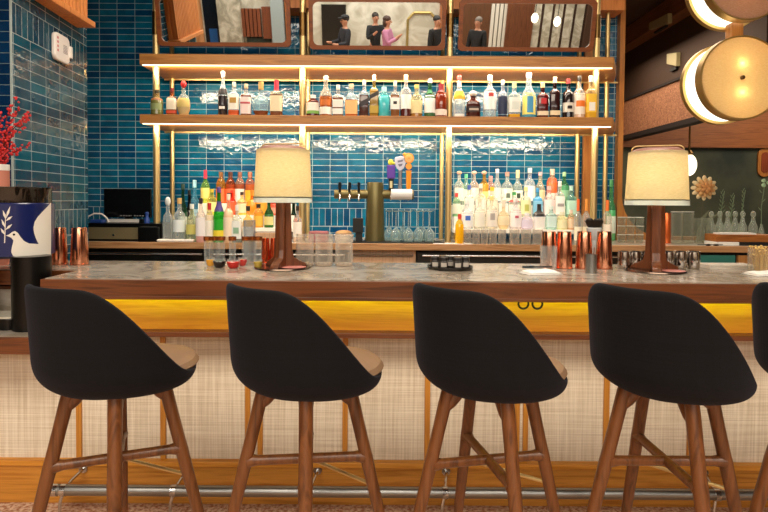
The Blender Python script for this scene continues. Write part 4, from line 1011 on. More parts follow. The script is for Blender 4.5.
for (x, y_, dx, dy) in ((5.8, 219, 4.5, -13), (5.6, 221, 7, -5), (5.5, 219, -2.6, -9), (5.3, 230, 7, -6), (5.3, 228, -3.8, -9), (5, 235, -4.4, -7)):
    L_ = math.hypot(dx, dy); nx_, ny_ = -dy/L_*1.25, dx/L_*1.25
    leaves.append([(x, y_), (x+dx*.5+nx_, y_+dy*.5+ny_), (x+dx, y_+dy), (x+dx*.5-nx_, y_+dy*.5-ny_)])
wrap_poly('branch_emblem', leaves, M_dv, .0008, hd, 240)
wrap_poly('dove_eye', [[(14.0+1.3*math.cos(a*PI/6), 234.6+1.1*math.sin(a*PI/6)) for a in range(12)]], M_black, .0014, hd, 400)
# vase with red branches
dv = 2.76; XV = wx(0, dv, 1.5); zt = wz(3, 164.5, dv)
t = thing('tall_vase', 'pinkish terracotta vase with a white rim at the left edge', 'vase', (XV, Y(dv), ZB)); h = zt-ZB
rv = 8.3*dv/F
obj('vase_body', MB().lathe([(rv*.8, 0), (rv*1.0, .05), (rv*1.02, h*.5), (rv, h-.03)], 28), mat('terracotta_pink', '#c07a66', .6), t, smooth=True)
obj('vase_rim', MB().lathe([(rv*1.0, h-.03), (rv*1.04, h-.02), (rv*1.02, h), (rv*.85, h), (rv*.85, h-.03)], 28), M_white, t, smooth=True)
t2 = thing('red_branches', 'sprays of small red leaves rising from the vase at the left edge', 'plant', (XV, Y(dv), zt-.12))
for k, (ex, ey) in enumerate(((16, 99), (20, 108), (27, 116), (31, 113), (24, 124), (30, 144), (8, 128), (2, 112), (15, 145), (6, 160))):
    e = at(ex, ey, dv-.02*(k % 3)) - Vector((XV, Y(dv), zt-.12)); b = MB()
    a0 = Vector((0, 0, .0)); a1 = Vector((e.x*.1, e.y*.3, .13)); a2 = Vector((e.x*.45, e.y*.6, max(.14, e.z*.80)))
    br = [a0, a1, a2, e]; b.tube(br, [.003, .003, .0022, .0012], 5, 0)
    for q in range(26):
        f = .25+.75*random.random()
        pnt = a1.lerp(a2, (f-.25)/.35) if f < .6 else a2.lerp(e, (f-.6)/.4)
        pnt = pnt + Vector([random.uniform(-.012, .012) for _ in range(3)])
        b.ell(pnt, (random.uniform(.005, .009), .005, random.uniform(.004, .008)), 6, 4, 1)
    obj('spray', b, [mat('red_stem', '#5a1a14', .6), mat('red_leaf', '#c81e22', .5)], t2)
# white wall device on the pier
pdir = Vector((pn[0]-pf[0], pn[1]-pf[1], 0)).normalized(); ang = math.atan2(pdir.y, pdir.x)
def on_pier(px, py):
    v = ray(px, py); nrm = Vector((-pdir.y, pdir.x, 0)); k = (Vector((pn[0], pn[1], 0))-CAM).dot(nrm)/v.dot(nrm); return CAM+v*k
c = on_pier(58.3, 48.5); wv = (on_pier(50.6, 48)-on_pier(65, 48)).length; hv = abs(on_pier(51, 32).z-on_pier(52, 60.5).z)
t = thing('wall_device', 'white rounded alarm box mounted on the tiled pier', 'alarm box', (c.x, c.y, c.z), ang)
MTd = Matrix.Rotation(PI/2, 4, 'X')           # prism z -> -y ; outward from pier is +local y after flip
sgn = 1 if (Matrix.Rotation(ang, 3, 'Z') @ Vector((0, 1, 0))).x > 0 else -1
body = MB().prism(rrect(wv, hv, .035), .001, .028, 0, Matrix.Rotation(PI/2*(-sgn), 4, 'X'))
obj('case', body, mat('white_plastic', '#efeae6', .3), t, bevel=.008)
o = obj('side_tab', MB().box((-wv*.62, sgn*.005 if sgn > 0 else -.035, -hv*.22), (-wv*.44, sgn*.035 if sgn > 0 else -.005, hv*.22)), mat('white_plastic', '#efeae6', .3), t, bevel=.004)
mk = MB()
for i in range(4):
    z = hv*(.26-.15*i); mk.box((wv*.30, min(sgn*.027, sgn*.0292), z), (wv*.38, max(sgn*.027, sgn*.0292), z+hv*.085))
obj('red_marks', mk, mat('red_print', '#c45a66', .5), t)
gr = MB()
for i in range(6): z = hv*(.12-.055*i); gr.box((-wv*.30, min(sgn*.027, sgn*.0292), z), (-wv*.02, max(sgn*.027, sgn*.0292), z+hv*.028))
obj('grille', gr, mat('grille_grey', '#a89ea2', .5), t)

# ---------------------------------------------------------------- back counter, left: screen, till, printer
d = 4.55
a, b = wx(104.5, d, 1.35), wx(151.5, d, 1.35); z0, z1 = wz(128, 217.5, d), wz(128, 188.8, d)
t = thing('till_screen', 'black flat till screen on the back counter', 'screen', ((a+b)/2, Y(d), 1.224))
w = (b-a)/2
obj('panel', MB().box((-w, -.012, z0-1.224), (w, .02, z1-1.224)), mat('screen_black', '#0b0b0d', .15), t, bevel=.004)
obj('foot', MB().box((-w*.7, -.06, 0), (w*.75, .06, .03)).box((-.03, .0, .02), (.03, .03, z0-1.224+.04)), M_black, t, bevel=.003)
obj('base_strip', MB().box((-w*.72, -.075, .004), (w*.6, -.06, .030)), mat('pale_grey', '#c9c5c0', .4), t)
mk = MB()
for i in range(9): mk.box((-w*.30+i*.022, -.0135, z0-1.224+.012), (-w*.30+i*.022+(.014 if i != 4 else .004), -.0118, z0-1.224+.018))
obj('maker_print', mk, mat('print_grey', '#8d8d8d', .5), t)
a, b = wx(84, 4.36, 1.15), wx(138, 4.36, 1.15)
t = thing('cash_drawer', 'low beige cash drawer under the till screen', 'cash drawer', ((a+b)/2, Y(4.36), ZK)); w = (b-a)/2
obj('drawer_case', MB().box((-w, .015, .006), (w+.18, .34, 1.224-ZK)), M_black, t, bevel=.003)
obj('drawer_face', MB().box((-w+.005, 0, .018), (w, .015, .108)), mat('beige_steel', '#8f8463', .35, .5), t, bevel=.002)
obj('drawer_lock', MB().tube([(.02, .001, .05), (.02, -.006, .05)], .009, 12), M_chrome, t)
obj('rubber_feet', MB().box((-w+.02, .03, 0), (w+.1, .3, .006)), M_black, t)
a, b = wx(139.5, 4.36, 1.15), wx(160, 4.36, 1.15)
t = thing('receipt_printer', 'black receipt printer beside the cash drawer', 'printer', ((a+b)/2, Y(4.325), ZK)); w = (b-a)/2
# printer stands in front of the drawer case's end
obj('printer_body', MB().box((-w, 0, 0), (w, .045, .115)), M_black, t, bevel=.006)
obj('paper_slot', MB().box((-w*.7, .005, .115), (w*.7, .03, .118)), mat('slot_grey', '#4a4a4a', .4), t)
p = at(146, 215, 4.5)
t = thing('blue_bottle_opener', 'small blue gadget on the till base right of the screen', 'gadget', (p.x+.02, Y(4.47), 1.224))
obj('gadget_body', MB().lathe([(.022, 0), (.022, .03), (.012, .05), (.014, .07)], 14), mat('blue_plastic', '#1d3f86', .4), t, smooth=True)
obj('gadget_tip', MB().ell((0, 0, .078), (.016, .016, .012), 12, 8), mat('blue_plastic', '#1d3f86', .4), t, smooth=True)
X = wx(100, 4.45, 1.24)
t = thing('card_reader', 'blue card reader with a white cord left of the screen', 'card reader', (X, Y(4.42), 1.224))
obj('reader_body', MB().box((-.05, -.03, 0), (.045, .04, .028)), mat('blue_plastic', '#1d3f86', .4), t, bevel=.006)
obj('cord', MB().tube([(-.09, 0, .006), (-.08, 0, .05), (-.03, 0, .075), (.03, 0, .072), (.07, 0, .04), (.085, 0, .006)], .006, 8), M_white, t, smooth=True)
# papers
def sheet(px, d, z, w, dep, label, rz, m=M_white, name='paper_sheet'):
    o = obj(name, MB().box((-w/2, -dep/2, 0), (w/2, dep/2, .004)), m, None, loc=(wx(px, d, z), Y(d), z), rot=(0, 0, rz)); return tag(o, label, 'paper')
o = obj('bar_cloth', MB().box((-.14, -.03, 0), (.14, .03, .022)), mat('cloth_white', '#e4ddd4', .9), None, bevel=.009, loc=(wx(176, 4.34, ZK), Y(4.337), ZK)); tag(o, 'white bar cloth lying below the left clear bottles', 'cloth')
sheet(452, 4.36, ZK, .30, .10, 'white paper sheet on the back counter right of the stemware', .05)

# ---------------------------------------------------------------- tap tower and middle of the back counter
d = 4.52; XT = wx(375, d, 1.3)
o = obj('drip_mat', MB().box((-.36, -.11, 0), (.36, .12, .010)), mat('mat_black', '#191512', .5), None, bevel=.002, loc=(wx(398, 4.46, ZK), Y(4.46), ZK)); tag(o, 'dark drip mat under the tap tower and stemware', 'mat')
zm = ZK+.010
t = thing('tap_tower', 'olive bronze beer tap tower with side arms', 'tap tower', (XT, Y(d), zm)); k = 1
ztp = wz(375, 182.5, d)-zm; za = wz(375, 194.3, d)-zm
obj('column', MB().lathe([(.080, 0), (.079, .03), (.072, ztp*.5), (.066, ztp-.01), (.062, ztp)], 36), M_olive, t, smooth=True)
xl = wx(334.5, d, 1.4)-XT; xr = wx(413.5, d, 1.4)-XT
obj('arm', MB().tube([(xl, 0, za), (-.05, 0, za)], .037, 24), M_olive, t, smooth=True)
obj('arm', MB().tube([(.05, 0, za), (xr, 0, za)], .037, 24), M_olive, t, smooth=True)
for px in (340.2, 349.8, 359):
    x = wx(px, d, 1.45)-XT
    f = obj('faucet', MB().tube([(x, -.03, za), (x, -.06, za-.008), (x, -.075, za-.045), (x, -.075, za-.058)], [.008, .010, .009, .005], 10), M_chrome, t, smooth=True)
    obj('handle', MB().tube([(x, -.055, za+.012), (x, -.050, za+.092)], [.010, .012], 10), M_black, f, smooth=True)
def big_tap(px, top, kind):
    x = wx(px, d-.06, 1.5)-XT; zt_ = wz(px, top, d-.06)-zm
    f = obj('faucet', MB().tube([(x, -.03, za), (x, -.06, za), (x, -.075, za-.045)], .009, 10), M_chrome, t, smooth=True)
    y_ = -.06
    if kind == 0:
        o1 = obj('handle', MB().box((x-.020, y_-.012, za+.03), (x+.020, y_+.012, za+.125)), M_black, f, bevel=.004); o1['label'] = 'black and purple tap handle'
        obj('handle_cap', MB().box((x-.032, y_-.014, za+.125), (x+.032, y_+.014, zt_-.045)), mat('tap_purple', '#5a35a0', .35), f, bevel=.006)
        obj('handle_finial', MB().ell((x-.004, y_, zt_-.022), (.022, .014, .026)).ell((x+.02, y_, zt_-.03), (.014, .010, .012)), mat('tap_yellow', '#d8d24a', .4), f, smooth=True)
        obj('handle_mark', MB().box((x-.010, y_-.0145, za+.05), (x+.010, y_-.012, za+.105)), mat('tap_cream', '#d8cfa0', .5), f)
    elif kind == 1:
        o1 = obj('handle', MB().lathe([(.012, za+.02), (.016, za+.05), (.013, za+.16), (.018, za+.19)], 16, 0, Matrix.Translation((x, y_, 0))), mat('tap_silver', '#b9bcc8', .25, .7), f, smooth=True); o1['label'] = 'silver tap handle with shield head'
        mt = Matrix.Translation((x, y_, zt_-.055)) @ Matrix.Rotation(PI/2, 4, 'X')
        obj('handle_shield', MB().prism([(-.042, .045), (0, .055), (.042, .045), (.044, 0), (.028, -.042), (0, -.062), (-.028, -.042), (-.044, 0)], -.012, .012, 0, mt), mat('tap_white', '#c8cade', .3), f, bevel=.004)
        obj('shield_mark', MB().prism([(-.022, .020), (.024, .028), (.018, .012), (-.02, .004)], .012, .0135, 0, mt).prism([(-.02, -.010), (.020, -.004), (.010, -.024), (-.008, -.028)], .012, .0135, 0, mt), mat('mark_grey', '#6a6c86', .4), f)
    else:
        M_or = mat('tap_orange', '#f09a2c', .35)
        o1 = obj('handle', MB().lathe([(.010, za+.03), (.020, za+.06), (.020, za+.17), (.024, za+.19)], 16, 0, Matrix.Translation((x, y_, 0))), M_or, f, smooth=True); o1['label'] = 'orange tap handle with round head'
        mt = Matrix.Translation((x, y_, zt_-.04)) @ Matrix.Rotation(PI/2, 4, 'X')
        hd_ = MB().lathe([(.040, -.012), (.042, 0), (.040, .012)], 24, 0, mt); hd_.lathe([(.024, -.012), (.026, 0), (.024, .012)], 18, 0, Matrix.Translation((x, y_, zt_-.105)) @ Matrix.Rotation(PI/2, 4, 'X'))
        hd_.ell((x-.035, y_, zt_-.010), (.013, .009, .013))
        obj('handle_head', hd_, M_or, f, smooth=True)
        rg = MB(); rg.lathe([(.030, .0122), (.030, .0135)], 24, 0, mt); obj('head_face', rg, mat('tap_pale', '#f6c27a', .4), f)
        sp = MB(); [sp.tube([mt @ Vector((0, 0, .014)), mt @ Vector((.026*math.cos(q*PI/4), .026*math.sin(q*PI/4), .014))], .0016, 5) for q in range(8)]; obj('head_spokes', sp, M_or, f)
big_tap(391, 159.5, 0); big_tap(400, 156.2, 1); big_tap(408.5, 153.2, 2)
obj('drip_cover', MB().tube([(wx(391, d-.08, 1.4)-XT, -.07, za), (wx(412, d-.08, 1.4)-XT, -.07, za)], .042, 16), mat('white_wrap', '#dcdcdc', .5), t, smooth=True)
# stemware upside down
M_cg2 = glass('#c8dcda', .22, .04, 'stemware_glass')
for k, (px, d) in enumerate(((389, 4.50), (396, 4.42), (403, 4.52), (408.5, 4.40), (418, 4.42), (423, 4.53), (429.5, 4.44))):
    h = wz(px, 210.5, d)-zm; r = .043
    t = thing('stem_glass', 'upturned stem glass right of the tap tower, ' + ['nearest the tower', 'second from the tower', 'third from the tower', 'fourth from the tower', 'fifth from the tower', 'sixth from the tower', 'farthest from the tower'][k], 'glass', (wx(px, d, zm+.1), Y(d), zm), 0, 'upturned stem glasses')
    obj('glass_bowl', MB().lathe([(r*.8, 0), (r, .04), (r*.95, .07), (r*.45, .10), (.006, .112), (.005, h-.012)], 22), M_cg2, t, smooth=True)
    obj('glass_foot', MB().lathe([(.006, h-.013), (.034, h-.004), (.035, h)], 22), M_cg2, t, smooth=True)
# black caddy, plate stack, board
d = 4.42; h = wz(359, 218, d)-zm
XK = wx(359.5, d, 1.2)
t = thing('black_caddy', 'black bar caddy left of the tap tower', 'caddy', (wx(358, 4.40, 1.2), Y(4.40), zm))
obj('caddy_box', MB().box((-.040, -.03, h*.38), (.040, .03, h)), M_blackm, t, bevel=.003); obj('caddy_stem', MB().box((-.02, -.02, 0), (.035, .03, h*.39)), M_blackm, t, bevel=.003)
box_thing('pink_napkin_stack', 'stack of pinkish red folded cloths left of the tap tower', 'cloths', 308.5, 327.5, 4.40, 4.52, ZK, ZK+.085, mat('rose_cloth', '#a06468', .8), bevel=.008)
t = thing('bread_loaf', 'flat tan loaf on a white paper behind the mixing glasses', 'bread', (wx(343.5, 4.44, 1.2), Y(4.50), ZK))
obj('loaf', MB().ell((0, 0, .070), (.068, .06, .024), 20, 10), mat('crust', '#c49a6a', .7), t, smooth=True)
obj('paper_wrap', MB().lathe([(.05, 0), (.075, .03), (.085, .055), (.06, .058)], 14), M_white, t)
box_thing('wood_crate', 'small pale wooden crate behind the left lamp', 'crate', 254.5, 277, 4.345, 4.41, ZK, ZK+.075, M_pale, bevel=.003)
# shot glasses in front of the riser
for k, px in enumerate((467.5, 476, 484.5, 493, 502, 514.5, 526, 537.5)):
    d = 4.35; lb = ['first shot glass from the left below the riser', 'second shot glass from the left below the riser', 'third shot glass from the left below the riser', 'fourth shot glass from the left below the riser', 'fifth shot glass from the left below the riser', 'third from the right of the glasses below the riser', 'second from the right of the glasses below the riser', 'rightmost glass below the riser, left of the copper tumblers'][k]
    cup_glass('shot_glass', lb, 'glass', px, d, ZK, 229.5, 8.2 if k < 5 else 10.5, 'shot glasses below the right riser', glass('#e8e4de', .10, .06, facing=.4), .9)

# ---------------------------------------------------------------- right end of the back counter
def rowbox(px, d, top, w, label, group, m, taper=1.0, pw=4): return cup_glass('glass_jar', label, 'glass', px, d, ZK, top, w, group, m, taper, .003, (mat('rim_highlight', '#d8dad2', .2), .004), 2)  # pale band paints a highlight along the jar rim
M_cl = glass('#e2e5dc', .05, .05, facing=.25)
hs = wz(630, 232.5, 4.6)-wz(630, 241, 4.6)
for j, nm in enumerate(('bottom', 'middle', 'top')):
    for i, px in enumerate((621.5, 630.5, 639.5)):
        d = 4.6; z = ZK+j*(hs+.0008); X = wx(px, d, 1.15); r = 4.2*d/F
        t = thing('rocks_glass', f'small clear glass, {nm} tier, {["left", "centre", "right"][i]} of the stacks beside the oak frame', 'glass', (X, Y(d), z), 0, 'stacked glasses beside the oak frame')
        obj('glass_wall', MB().lathe([(r*.78, 0), (r*.84, .003), (r, hs), (r-.003, hs), (r*.80, .008)], 20), M_cl, t, smooth=True)
        obj('painted_rim_glint', MB().tube([((r-.001)*math.cos(a_*PI/10), (r-.001)*math.sin(a_*PI/10), hs-.002) for a_ in range(21)], .0022, 6), mat('rim_highlight', '#d8dad2', .2), t, smooth=True)  # pale ring stands in for the highlight on the glass edge
copper_tin(666, 4.60, ZK, 213, 9.5, 'orange copper cup on the back counter right of the lamp stem', 'copper cups at the back', mat('orange_copper', '#e8743c', .2, .7))
for px, lb in ((676.5, 'left of two square clear jars right of the lamp stem'), (687.5, 'right of two square clear jars right of the lamp stem')):
    rowbox(px, 4.55, 211.5, 11, lb, 'square jars on the back counter', M_cl)
for k, px in enumerate((698, 706)):
    cup_glass('low_glass', ['low clear glass beside the square jars', 'low clear glass below the large flower'][k], 'glass', px, 4.6, ZK, 218, 9, 'low glasses at the right', M_cl, .8)
M_dec = glass('#d6ded2', .2, .05, 'decanter_glass')
for k, px in enumerate((711, 719.5, 727.5, 735, 742.5, 753)):
    d = 4.62+.04*(k % 2); h = wz(px, 211, d)-ZK; r = .034
    t = thing('stopper_decanter', 'clear stoppered bottle in the right hand row, ' + ['leftmost', 'second from the left', 'third from the left', 'fourth from the left', 'fifth from the left', 'rightmost'][k], 'bottle', (wx(px, d, 1.2), Y(d), ZK), 0, 'stoppered bottles at the right')
    obj('body', MB().lathe([(r*.95, 0), (r, .005), (r, h*.52), (r*.5, h*.68), (r*.42, h*.80)], 20), M_dec, t, smooth=True)
    obj('stopper', MB().ell((0, 0, h*.90), (.020, .020, h*.10), 14, 8), M_dec, t, smooth=True)
# big dried flower in vase, sprigs
d = 4.80; p = at(702, 188, d)
t = thing('dried_flower', 'large pale dried flower head on a dark stem, right of the lamp shade', 'flower', (p.x, Y(d), ZK+.0))
hz_ = p.z-ZK
obj('flower_vase', MB().lathe([(.03, 0), (.035, .01), (.03, .10), (.012, .14), (.014, .16)], 18), M_dec, t, smooth=True)
obj('stem', MB().tube([(0, 0, .02), (.01, 0, hz_*.5), (0, 0, hz_-.03)], .004, 6), mat('stem_dark', '#4a4a36', .6), t, smooth=True)
for ring, (n, rr_, tilt, ln) in enumerate(((12, .082, .15, .045), (10, .055, .5, .045), (6, .025, .9, .04))):
    for q in range(n):
        a = 2*PI*q/n+ring*.3
        c_ = Vector((rr_*math.cos(a), -.03-.02*ring, rr_*math.sin(a)*.92+hz_))
        M_ = Matrix.Translation(c_) @ Matrix.Rotation(-a+PI/2, 4, 'Y')
        obj('petal', MB().ell((0, 0, 0), (.019, .014, ln*.72), 10, 6, 0, M_), mat('petal', ('#d9c69a', '#c79a62', '#b9824c')[ring], .7), t, smooth=True)
obj('flower_core', MB().ell((0, -.01, hz_), (.06, .03, .055), 14, 8), mat('core', '#a8703c', .8), t, smooth=True)
lv = MB()
for (dx, dz, L_) in ((.05, .18, .12), (.10, .20, .13), (-.05, .14, .09), (.02, .22, .10)):
    lv.add([(0, 0, .14), (dx*.5-.012, 0, dz*.8+.03), (dx+L_*.4, -.01, dz+.05), (dx*.5+.012, 0, dz*.8)], [(0, 1, 2, 3)])
o = obj('leaf', lv, mat('dull_leaf', '#6a6e58', .7), t); so = o.modifiers.new('t', 'SOLIDIFY'); so.thickness = .003
for k, (px, top, fl) in enumerate(((724.5, 191, 0), (734.5, 195, 0), (745.5, 190, 0), (765, 183, 1))):
    d = 4.84; p = at(px, top, d); h = p.z-ZK
    t = thing('plant_sprig', ['leafy green sprig in a slim vase, left of three behind the decanters', 'leafy green sprig in a slim vase, middle of three behind the decanters', 'slender upright sprig in a slim vase, right of three behind the decanters', 'sprig with pale green blossoms at the right edge'][k], 'plant', (p.x-.02, Y(d), ZK), 0, 'sprigs behind the decanters')
    obj('slim_vase', MB().lathe([(.022, 0), (.024, .01), (.02, .10), (.010, .13), (.012, .15)], 16), M_dec, t, smooth=True)
    sp = MB(); sp.tube([(0, 0, .02), (-.005, 0, h*.6), (.02, 0, h)], .003, 6)
    for q in range(12 if not fl else 4):
        z = h*(.55+.45*q/(11 if not fl else 3)); s_ = 1 if q % 2 else -1; w_ = .030*(1.1-q/16) if k != 2 else .012
        sp.add([(0, 0, z-.012), (s_*w_*.5, -.004, z-.004+.008), (s_*w_, 0, z+.018), (s_*w_*.5, .004, z-.006)], [(0, 1, 2, 3)])
    o = obj('stem', sp, mat('sprig_green', '#6f8466', .7), t); so = o.modifiers.new('t', 'SOLIDIFY'); so.thickness = .0025
    if fl:
        b = MB(); [b.ell((.02+.03*math.cos(q*2.1), -.005, h+.022*math.sin(q*2.1)), (.020, .010, .017), 10, 6) for q in range(3)]
        obj('blossom', b, mat('pale_green_petal', '#a9cfa8', .6), t, smooth=True)
# boxes, book, papers, sunglasses at right
box_thing('wooden_box', 'long wooden box lying on the right end of the back counter', 'box', 716.5, 775, 4.40, 4.56, ZK+.026, ZK+.085, wood('box_wood', '#a8672f', '#7c471d', 'x', .4))
box_thing('black_book', 'flat black book under the wooden box', 'book', 740, 776, 4.38, 4.54, ZK, ZK+.026, M_blackm)
box_thing('white_folder', 'white folder under the left end of the wooden box', 'folder', 716, 739.4, 4.38, 4.54, ZK, ZK+.026, M_white)
o = tag(obj('menu_sheet', MB().box((-.14, -.05, 0), (.14, .05, .012)), M_white, None, loc=(wx(735, 4.46, 1.17), Y(4.47), ZK+.085)), 'white menu sheets lying on the wooden box', 'paper')
o = obj('sunglasses', MB().ell((-.03, 0, .008), (.025, .010, .008), 12, 6).ell((.03, 0, .008), (.025, .010, .008), 12, 6).tube([(-.01, 0, .01), (.01, 0, .01)], .003, 6).tube([(.05, 0, .01), (.10, .03, .008)], .003, 6).tube([(-.05, 0, .01), (-.09, .04, .008)], .003, 6), M_black, None, smooth=True, loc=(wx(712, 4.33, 1.09), Y(4.328), ZK)); tag(o, 'dark sunglasses folded on the counter before the decanters', 'sunglasses')
# wall sconce glow and pill shaped wood plate in the next room
p = at(689, 165, 7.2)
t = thing('globe_lamp', 'round white glowing lamp in the next room, behind the right shade', 'lamp', (p.x, p.y, p.z))
obj('globe', MB().ell((0, 0, 0), (.09, .09, .14), 20, 12), emit('globe_glow', (1, .86, .6), 1.6), t, smooth=True)
obj('lamp_collar', MB().lathe([(.03, .12), (.05, .15), (.02, .19)], 24), M_brassd, t, smooth=True)
obj('hang_rod', MB().tube([(0, 0, .13), (0, 0, 3.79-p.z)], .012, 8), M_brassd, t)
p = at(765, 162, 8.1)
t = thing('wall_plaque', 'pill shaped wooden plate on the dark green wall', 'plaque', (p.x+.05, yf, p.z))
MT_ = Matrix.Rotation(PI/2, 4, 'X')
obj('plate', MB().prism(rrect(.20, .42, .099), .001, .03, 0, MT_), M_frame, t, bevel=.004)
obj('inset', MB().prism(rrect(.11, .30, .054), .03, .036, 0, MT_), wood('inset_wood', '#8a4220', '#64290f', 'z', .4), t)

# ---------------------------------------------------------------- people in the lounge (seen in the mirrors)
def skin_obj(name, verts, edges, mats, parent, root=0, sub=2, extra=None):
    me = bpy.data.meshes.new(name); me.from_pydata([v[:3] for v in verts], edges, []); me.update()
    o = bpy.data.objects.new(name, me); COL.objects.link(o); o.parent = parent
    m = o.modifiers.new('skin', 'SKIN'); m.use_smooth_shade = True
    sk = me.skin_vertices[0].data
    for i, v in enumerate(verts): sk[i].radius = (v[3], v[4] if len(v) > 4 else v[3]); sk[i].use_root = (i == root)
    s_ = o.modifiers.new('sub', 'SUBSURF'); s_.levels = 1; s_.render_levels = sub
    me.materials.append(mats); return o
M_skin = mat('skin', '#b98468', .5)
def person(x, y, rz, label, top, legs, hair, arms='down', cap=False, longhair=False):
    t = thing('person', label, 'person', (x, y, 0), rz, 'people in the lounge')
    # body: pelvis, spine, neck, head, arms, legs (facing -y local)
    hand = {'down': ((.24, -.02, .98), (.27, -.08, .76), (.27, -.11, .67)), 'forward': ((.24, -.08, 1.10), (.22, -.34, 1.08), (.20, -.43, 1.10)), 'phone': ((.24, -.10, 1.12), (.12, -.30, 1.26), (.08, -.36, 1.33))}[arms]
    V = [(0, 0, .95, .13, .10), (0, 0, 1.12, .125, .09), (0, 0, 1.32, .15, .10), (0, 0, 1.45, .07, .06), (0, -.005, 1.52, .052), (0, -.015, 1.58, .075, .085), (0, -.02, 1.67, .082, .095), (0, -.01, 1.74, .05, .06)]
    Ed = [(0, 1), (1, 2), (2, 3), (3, 4), (4, 5), (5, 6), (6, 7)]
    for s_ in (1, -1):
        b = len(V); V += [(s_*.19, 0, 1.40, .058)] + [(s_*q[0], q[1], q[2], r_) for q, r_ in zip(hand, (.043, .032, .036))]
        Ed += [(2, b), (b, b+1), (b+1, b+2), (b+2, b+3)]
        f0 = b+3
        for q in range(3):
            V.append((s_*hand[2][0]+(q-1)*.022, hand[2][1]-.03, hand[2][2]-.05 if arms == 'down' else hand[2][2]+.01, .010)); Ed.append((f0, len(V)-1))
        b = len(V); V += [(s_*.10, 0, .86, .095), (s_*.11, -.01, .50, .062), (s_*.11, .02, .10, .042), (s_*.11, -.12, .035, .034)]
        Ed += [(0, b), (b, b+1), (b+1, b+2), (b+2, b+3)]
    skin_obj('body', V, Ed, M_skin, t)
    # jacket
    J = [(0, .0, .80, .155, .13), (0, 0, .95, .16, .125), (0, 0, 1.12, .150, .115), (0, 0, 1.32, .172, .125), (0, 0, 1.44, .095, .085)]
    JE = [(0, 1), (1, 2), (2, 3), (3, 4)]
    for s_ in (1, -1):
        b = len(J); h3 = [Vector(q) for q in hand]; w_ = h3[0].lerp(h3[1], .92)
        J += [(s_*.19, 0, 1.40, .075)] + [(s_*h3[0].x, h3[0].y, h3[0].z, .062), (s_*w_.x, w_.y, w_.z, .050)]; JE += [(3, b), (b, b+1), (b+1, b+2)]
    skin_obj('jacket', J, JE, mat('jacket', top, .8), t)
    Tt = [(0, 0, .95, .145, .115)]; TE = []
    for s_ in (1, -1):
        b = len(Tt); Tt += [(s_*.10, 0, .86, .112), (s_*.11, -.01, .50, .080), (s_*.11, .02, .10, .062)]; TE += [(0, b), (b, b+1), (b+1, b+2)]
    skin_obj('trousers', Tt, TE, mat('trousers', legs, .8), t)
    for s_ in (1, -1): obj('shoe', MB().ell((s_*.11, -.05, .042), (.05, .135, .0415), 14, 8), mat('shoe', '#1a1614', .5), t, smooth=True)
    hb_ = MB().ell((0, .012, 1.70), (.094, .108, .092), 16, 10)
    if longhair: hb_.ell((0, .045, 1.61), (.098, .075, .13), 14, 8)
    obj('hair', hb_, mat('hair', hair, .6), t, smooth=True)
    fc = MB().ell((0, -.122, 1.625), (.014, .018, .024), 8, 6); [fc.ell((s_*.088, -.01, 1.63), (.012, .022, .032), 8, 6) for s_ in (1, -1)]
    obj('nose_and_ears', fc, M_skin, t, smooth=True)
    obj('eyes', MB().ell((.032, -.106, 1.655), (.013, .008, .008), 8, 6).ell((-.032, -.106, 1.655), (.013, .008, .008), 8, 6), mat('eye', '#1c1412', .3), t, smooth=True)
    obj('mouth', MB().ell((0, -.108, 1.575), (.024, .008, .006), 8, 6), mat('lip', '#8f4a42', .5), t, smooth=True)
    if cap:
        c_ = MB().ell((0, 0, 1.735), (.104, .118, .062), 16, 8); c_.ell((0, -.12, 1.715), (.075, .085, .012), 14, 6); obj('flat_cap', c_, mat('cap_dark', '#17171c', .8), t, smooth=True)
    return t
px2 = lambda px, y_: (px-374)*.0255 if y_ > -9 else (px-374)*.0275
person(px2(343, -8.6), -8.6, PI*1.35, 'person in a dark jacket and flat cap, reaching out, in the middle mirror', '#1d1f28', '#24262e', '#2a2320', 'forward', cap=True)
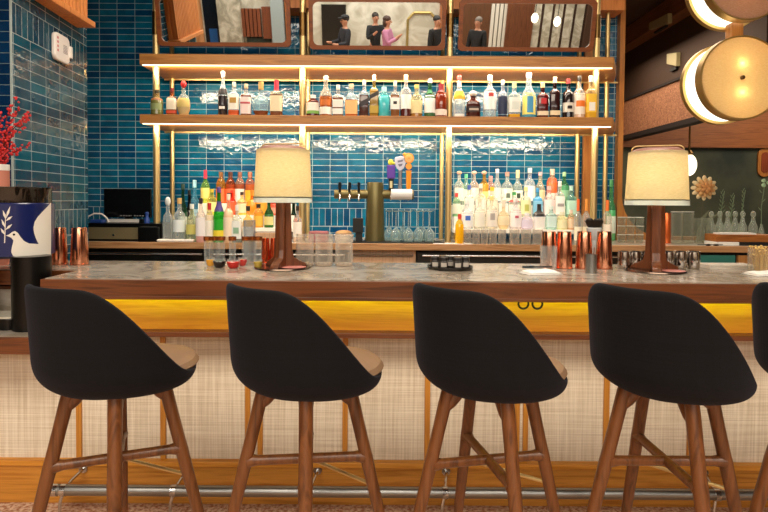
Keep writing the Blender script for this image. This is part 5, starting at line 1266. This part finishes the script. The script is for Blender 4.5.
person(px2(374, -9.2)*1.0, -9.3, PI*.9, 'person in black standing behind the one with the cap', '#131316', '#1c1c20', '#241a14', 'phone')
person(px2(386, -8.6), -8.5, PI*.6, 'person in a pink coat with brown hair in the middle mirror', '#b5799a', '#a86f8c', '#3a2218', 'phone', longhair=True)
person(px2(437, -8.6), -8.6, PI*.8, 'person in black at the right end of the middle mirror', '#0f0f12', '#141416', '#15110f', 'down')
person(px2(478, -8.6), -8.4, PI*1.2, 'person in black, grey hair, at the left of the right mirror', '#0f0f12', '#141416', '#6a6058', 'down')

# small fittings high in the next room
M_pl = mat('pale_fitting', '#a69c72', .5)
for (px, py, w, h, xo_, lb) in ((658, 23, .45, .14, -.151, 'small pale wedge light high on the dark wall of the next room, upper'), (672, 60, .22, .20, .029, 'small pale panel on the dark wall of the next room, below the wedge light')):
    d = (xw+xo_)*F/(px-374); p = at(px, py, d)
    t = thing('wall_fitting', lb, 'wall light', (xw+xo_, Y(d), p.z), 0, 'pale fittings in the next room')
    obj('fitting_plate', MB().add([(-.05, -w/2, -h*.5), (-.05, w/2, -h*.1), (-.05, w/2, h*.5), (-.05, -w/2, h*.3), (0, -w/2, -h*.5), (0, w/2, -h*.1), (0, w/2, h*.5), (0, -w/2, h*.3)], [(0,1,2,3),(7,6,5,4),(0,4,5,1),(1,5,6,2),(2,6,7,3),(3,7,4,0)]), M_pl, t, bevel=.004)
    obj('fitting_base', MB().box((-.03, -w*.3, -h*.62), (0, w*.3, -h*.45)), M_blackm, t)
for k, (x, z) in enumerate(((3.98, 1.80), (4.55, 1.72))):
    t = thing('pendant_bulb', ['pear shaped glowing pendant in the right mirror, nearer the walnut panel', 'pear shaped glowing pendant in the right mirror, farther right'][k], 'lamp', (x, -8.0, z), 0, 'pendants in the lounge')
    obj('bulb', MB().ell((0, 0, 0), (.085, .085, .12), 16, 10), emit('pendant_glow', (1, .86, .62), 3), t, smooth=True)
    obj('cord', MB().tube([(0, 0, .11), (0, 0, 3.79-z)], .008, 6), M_blackm, t)
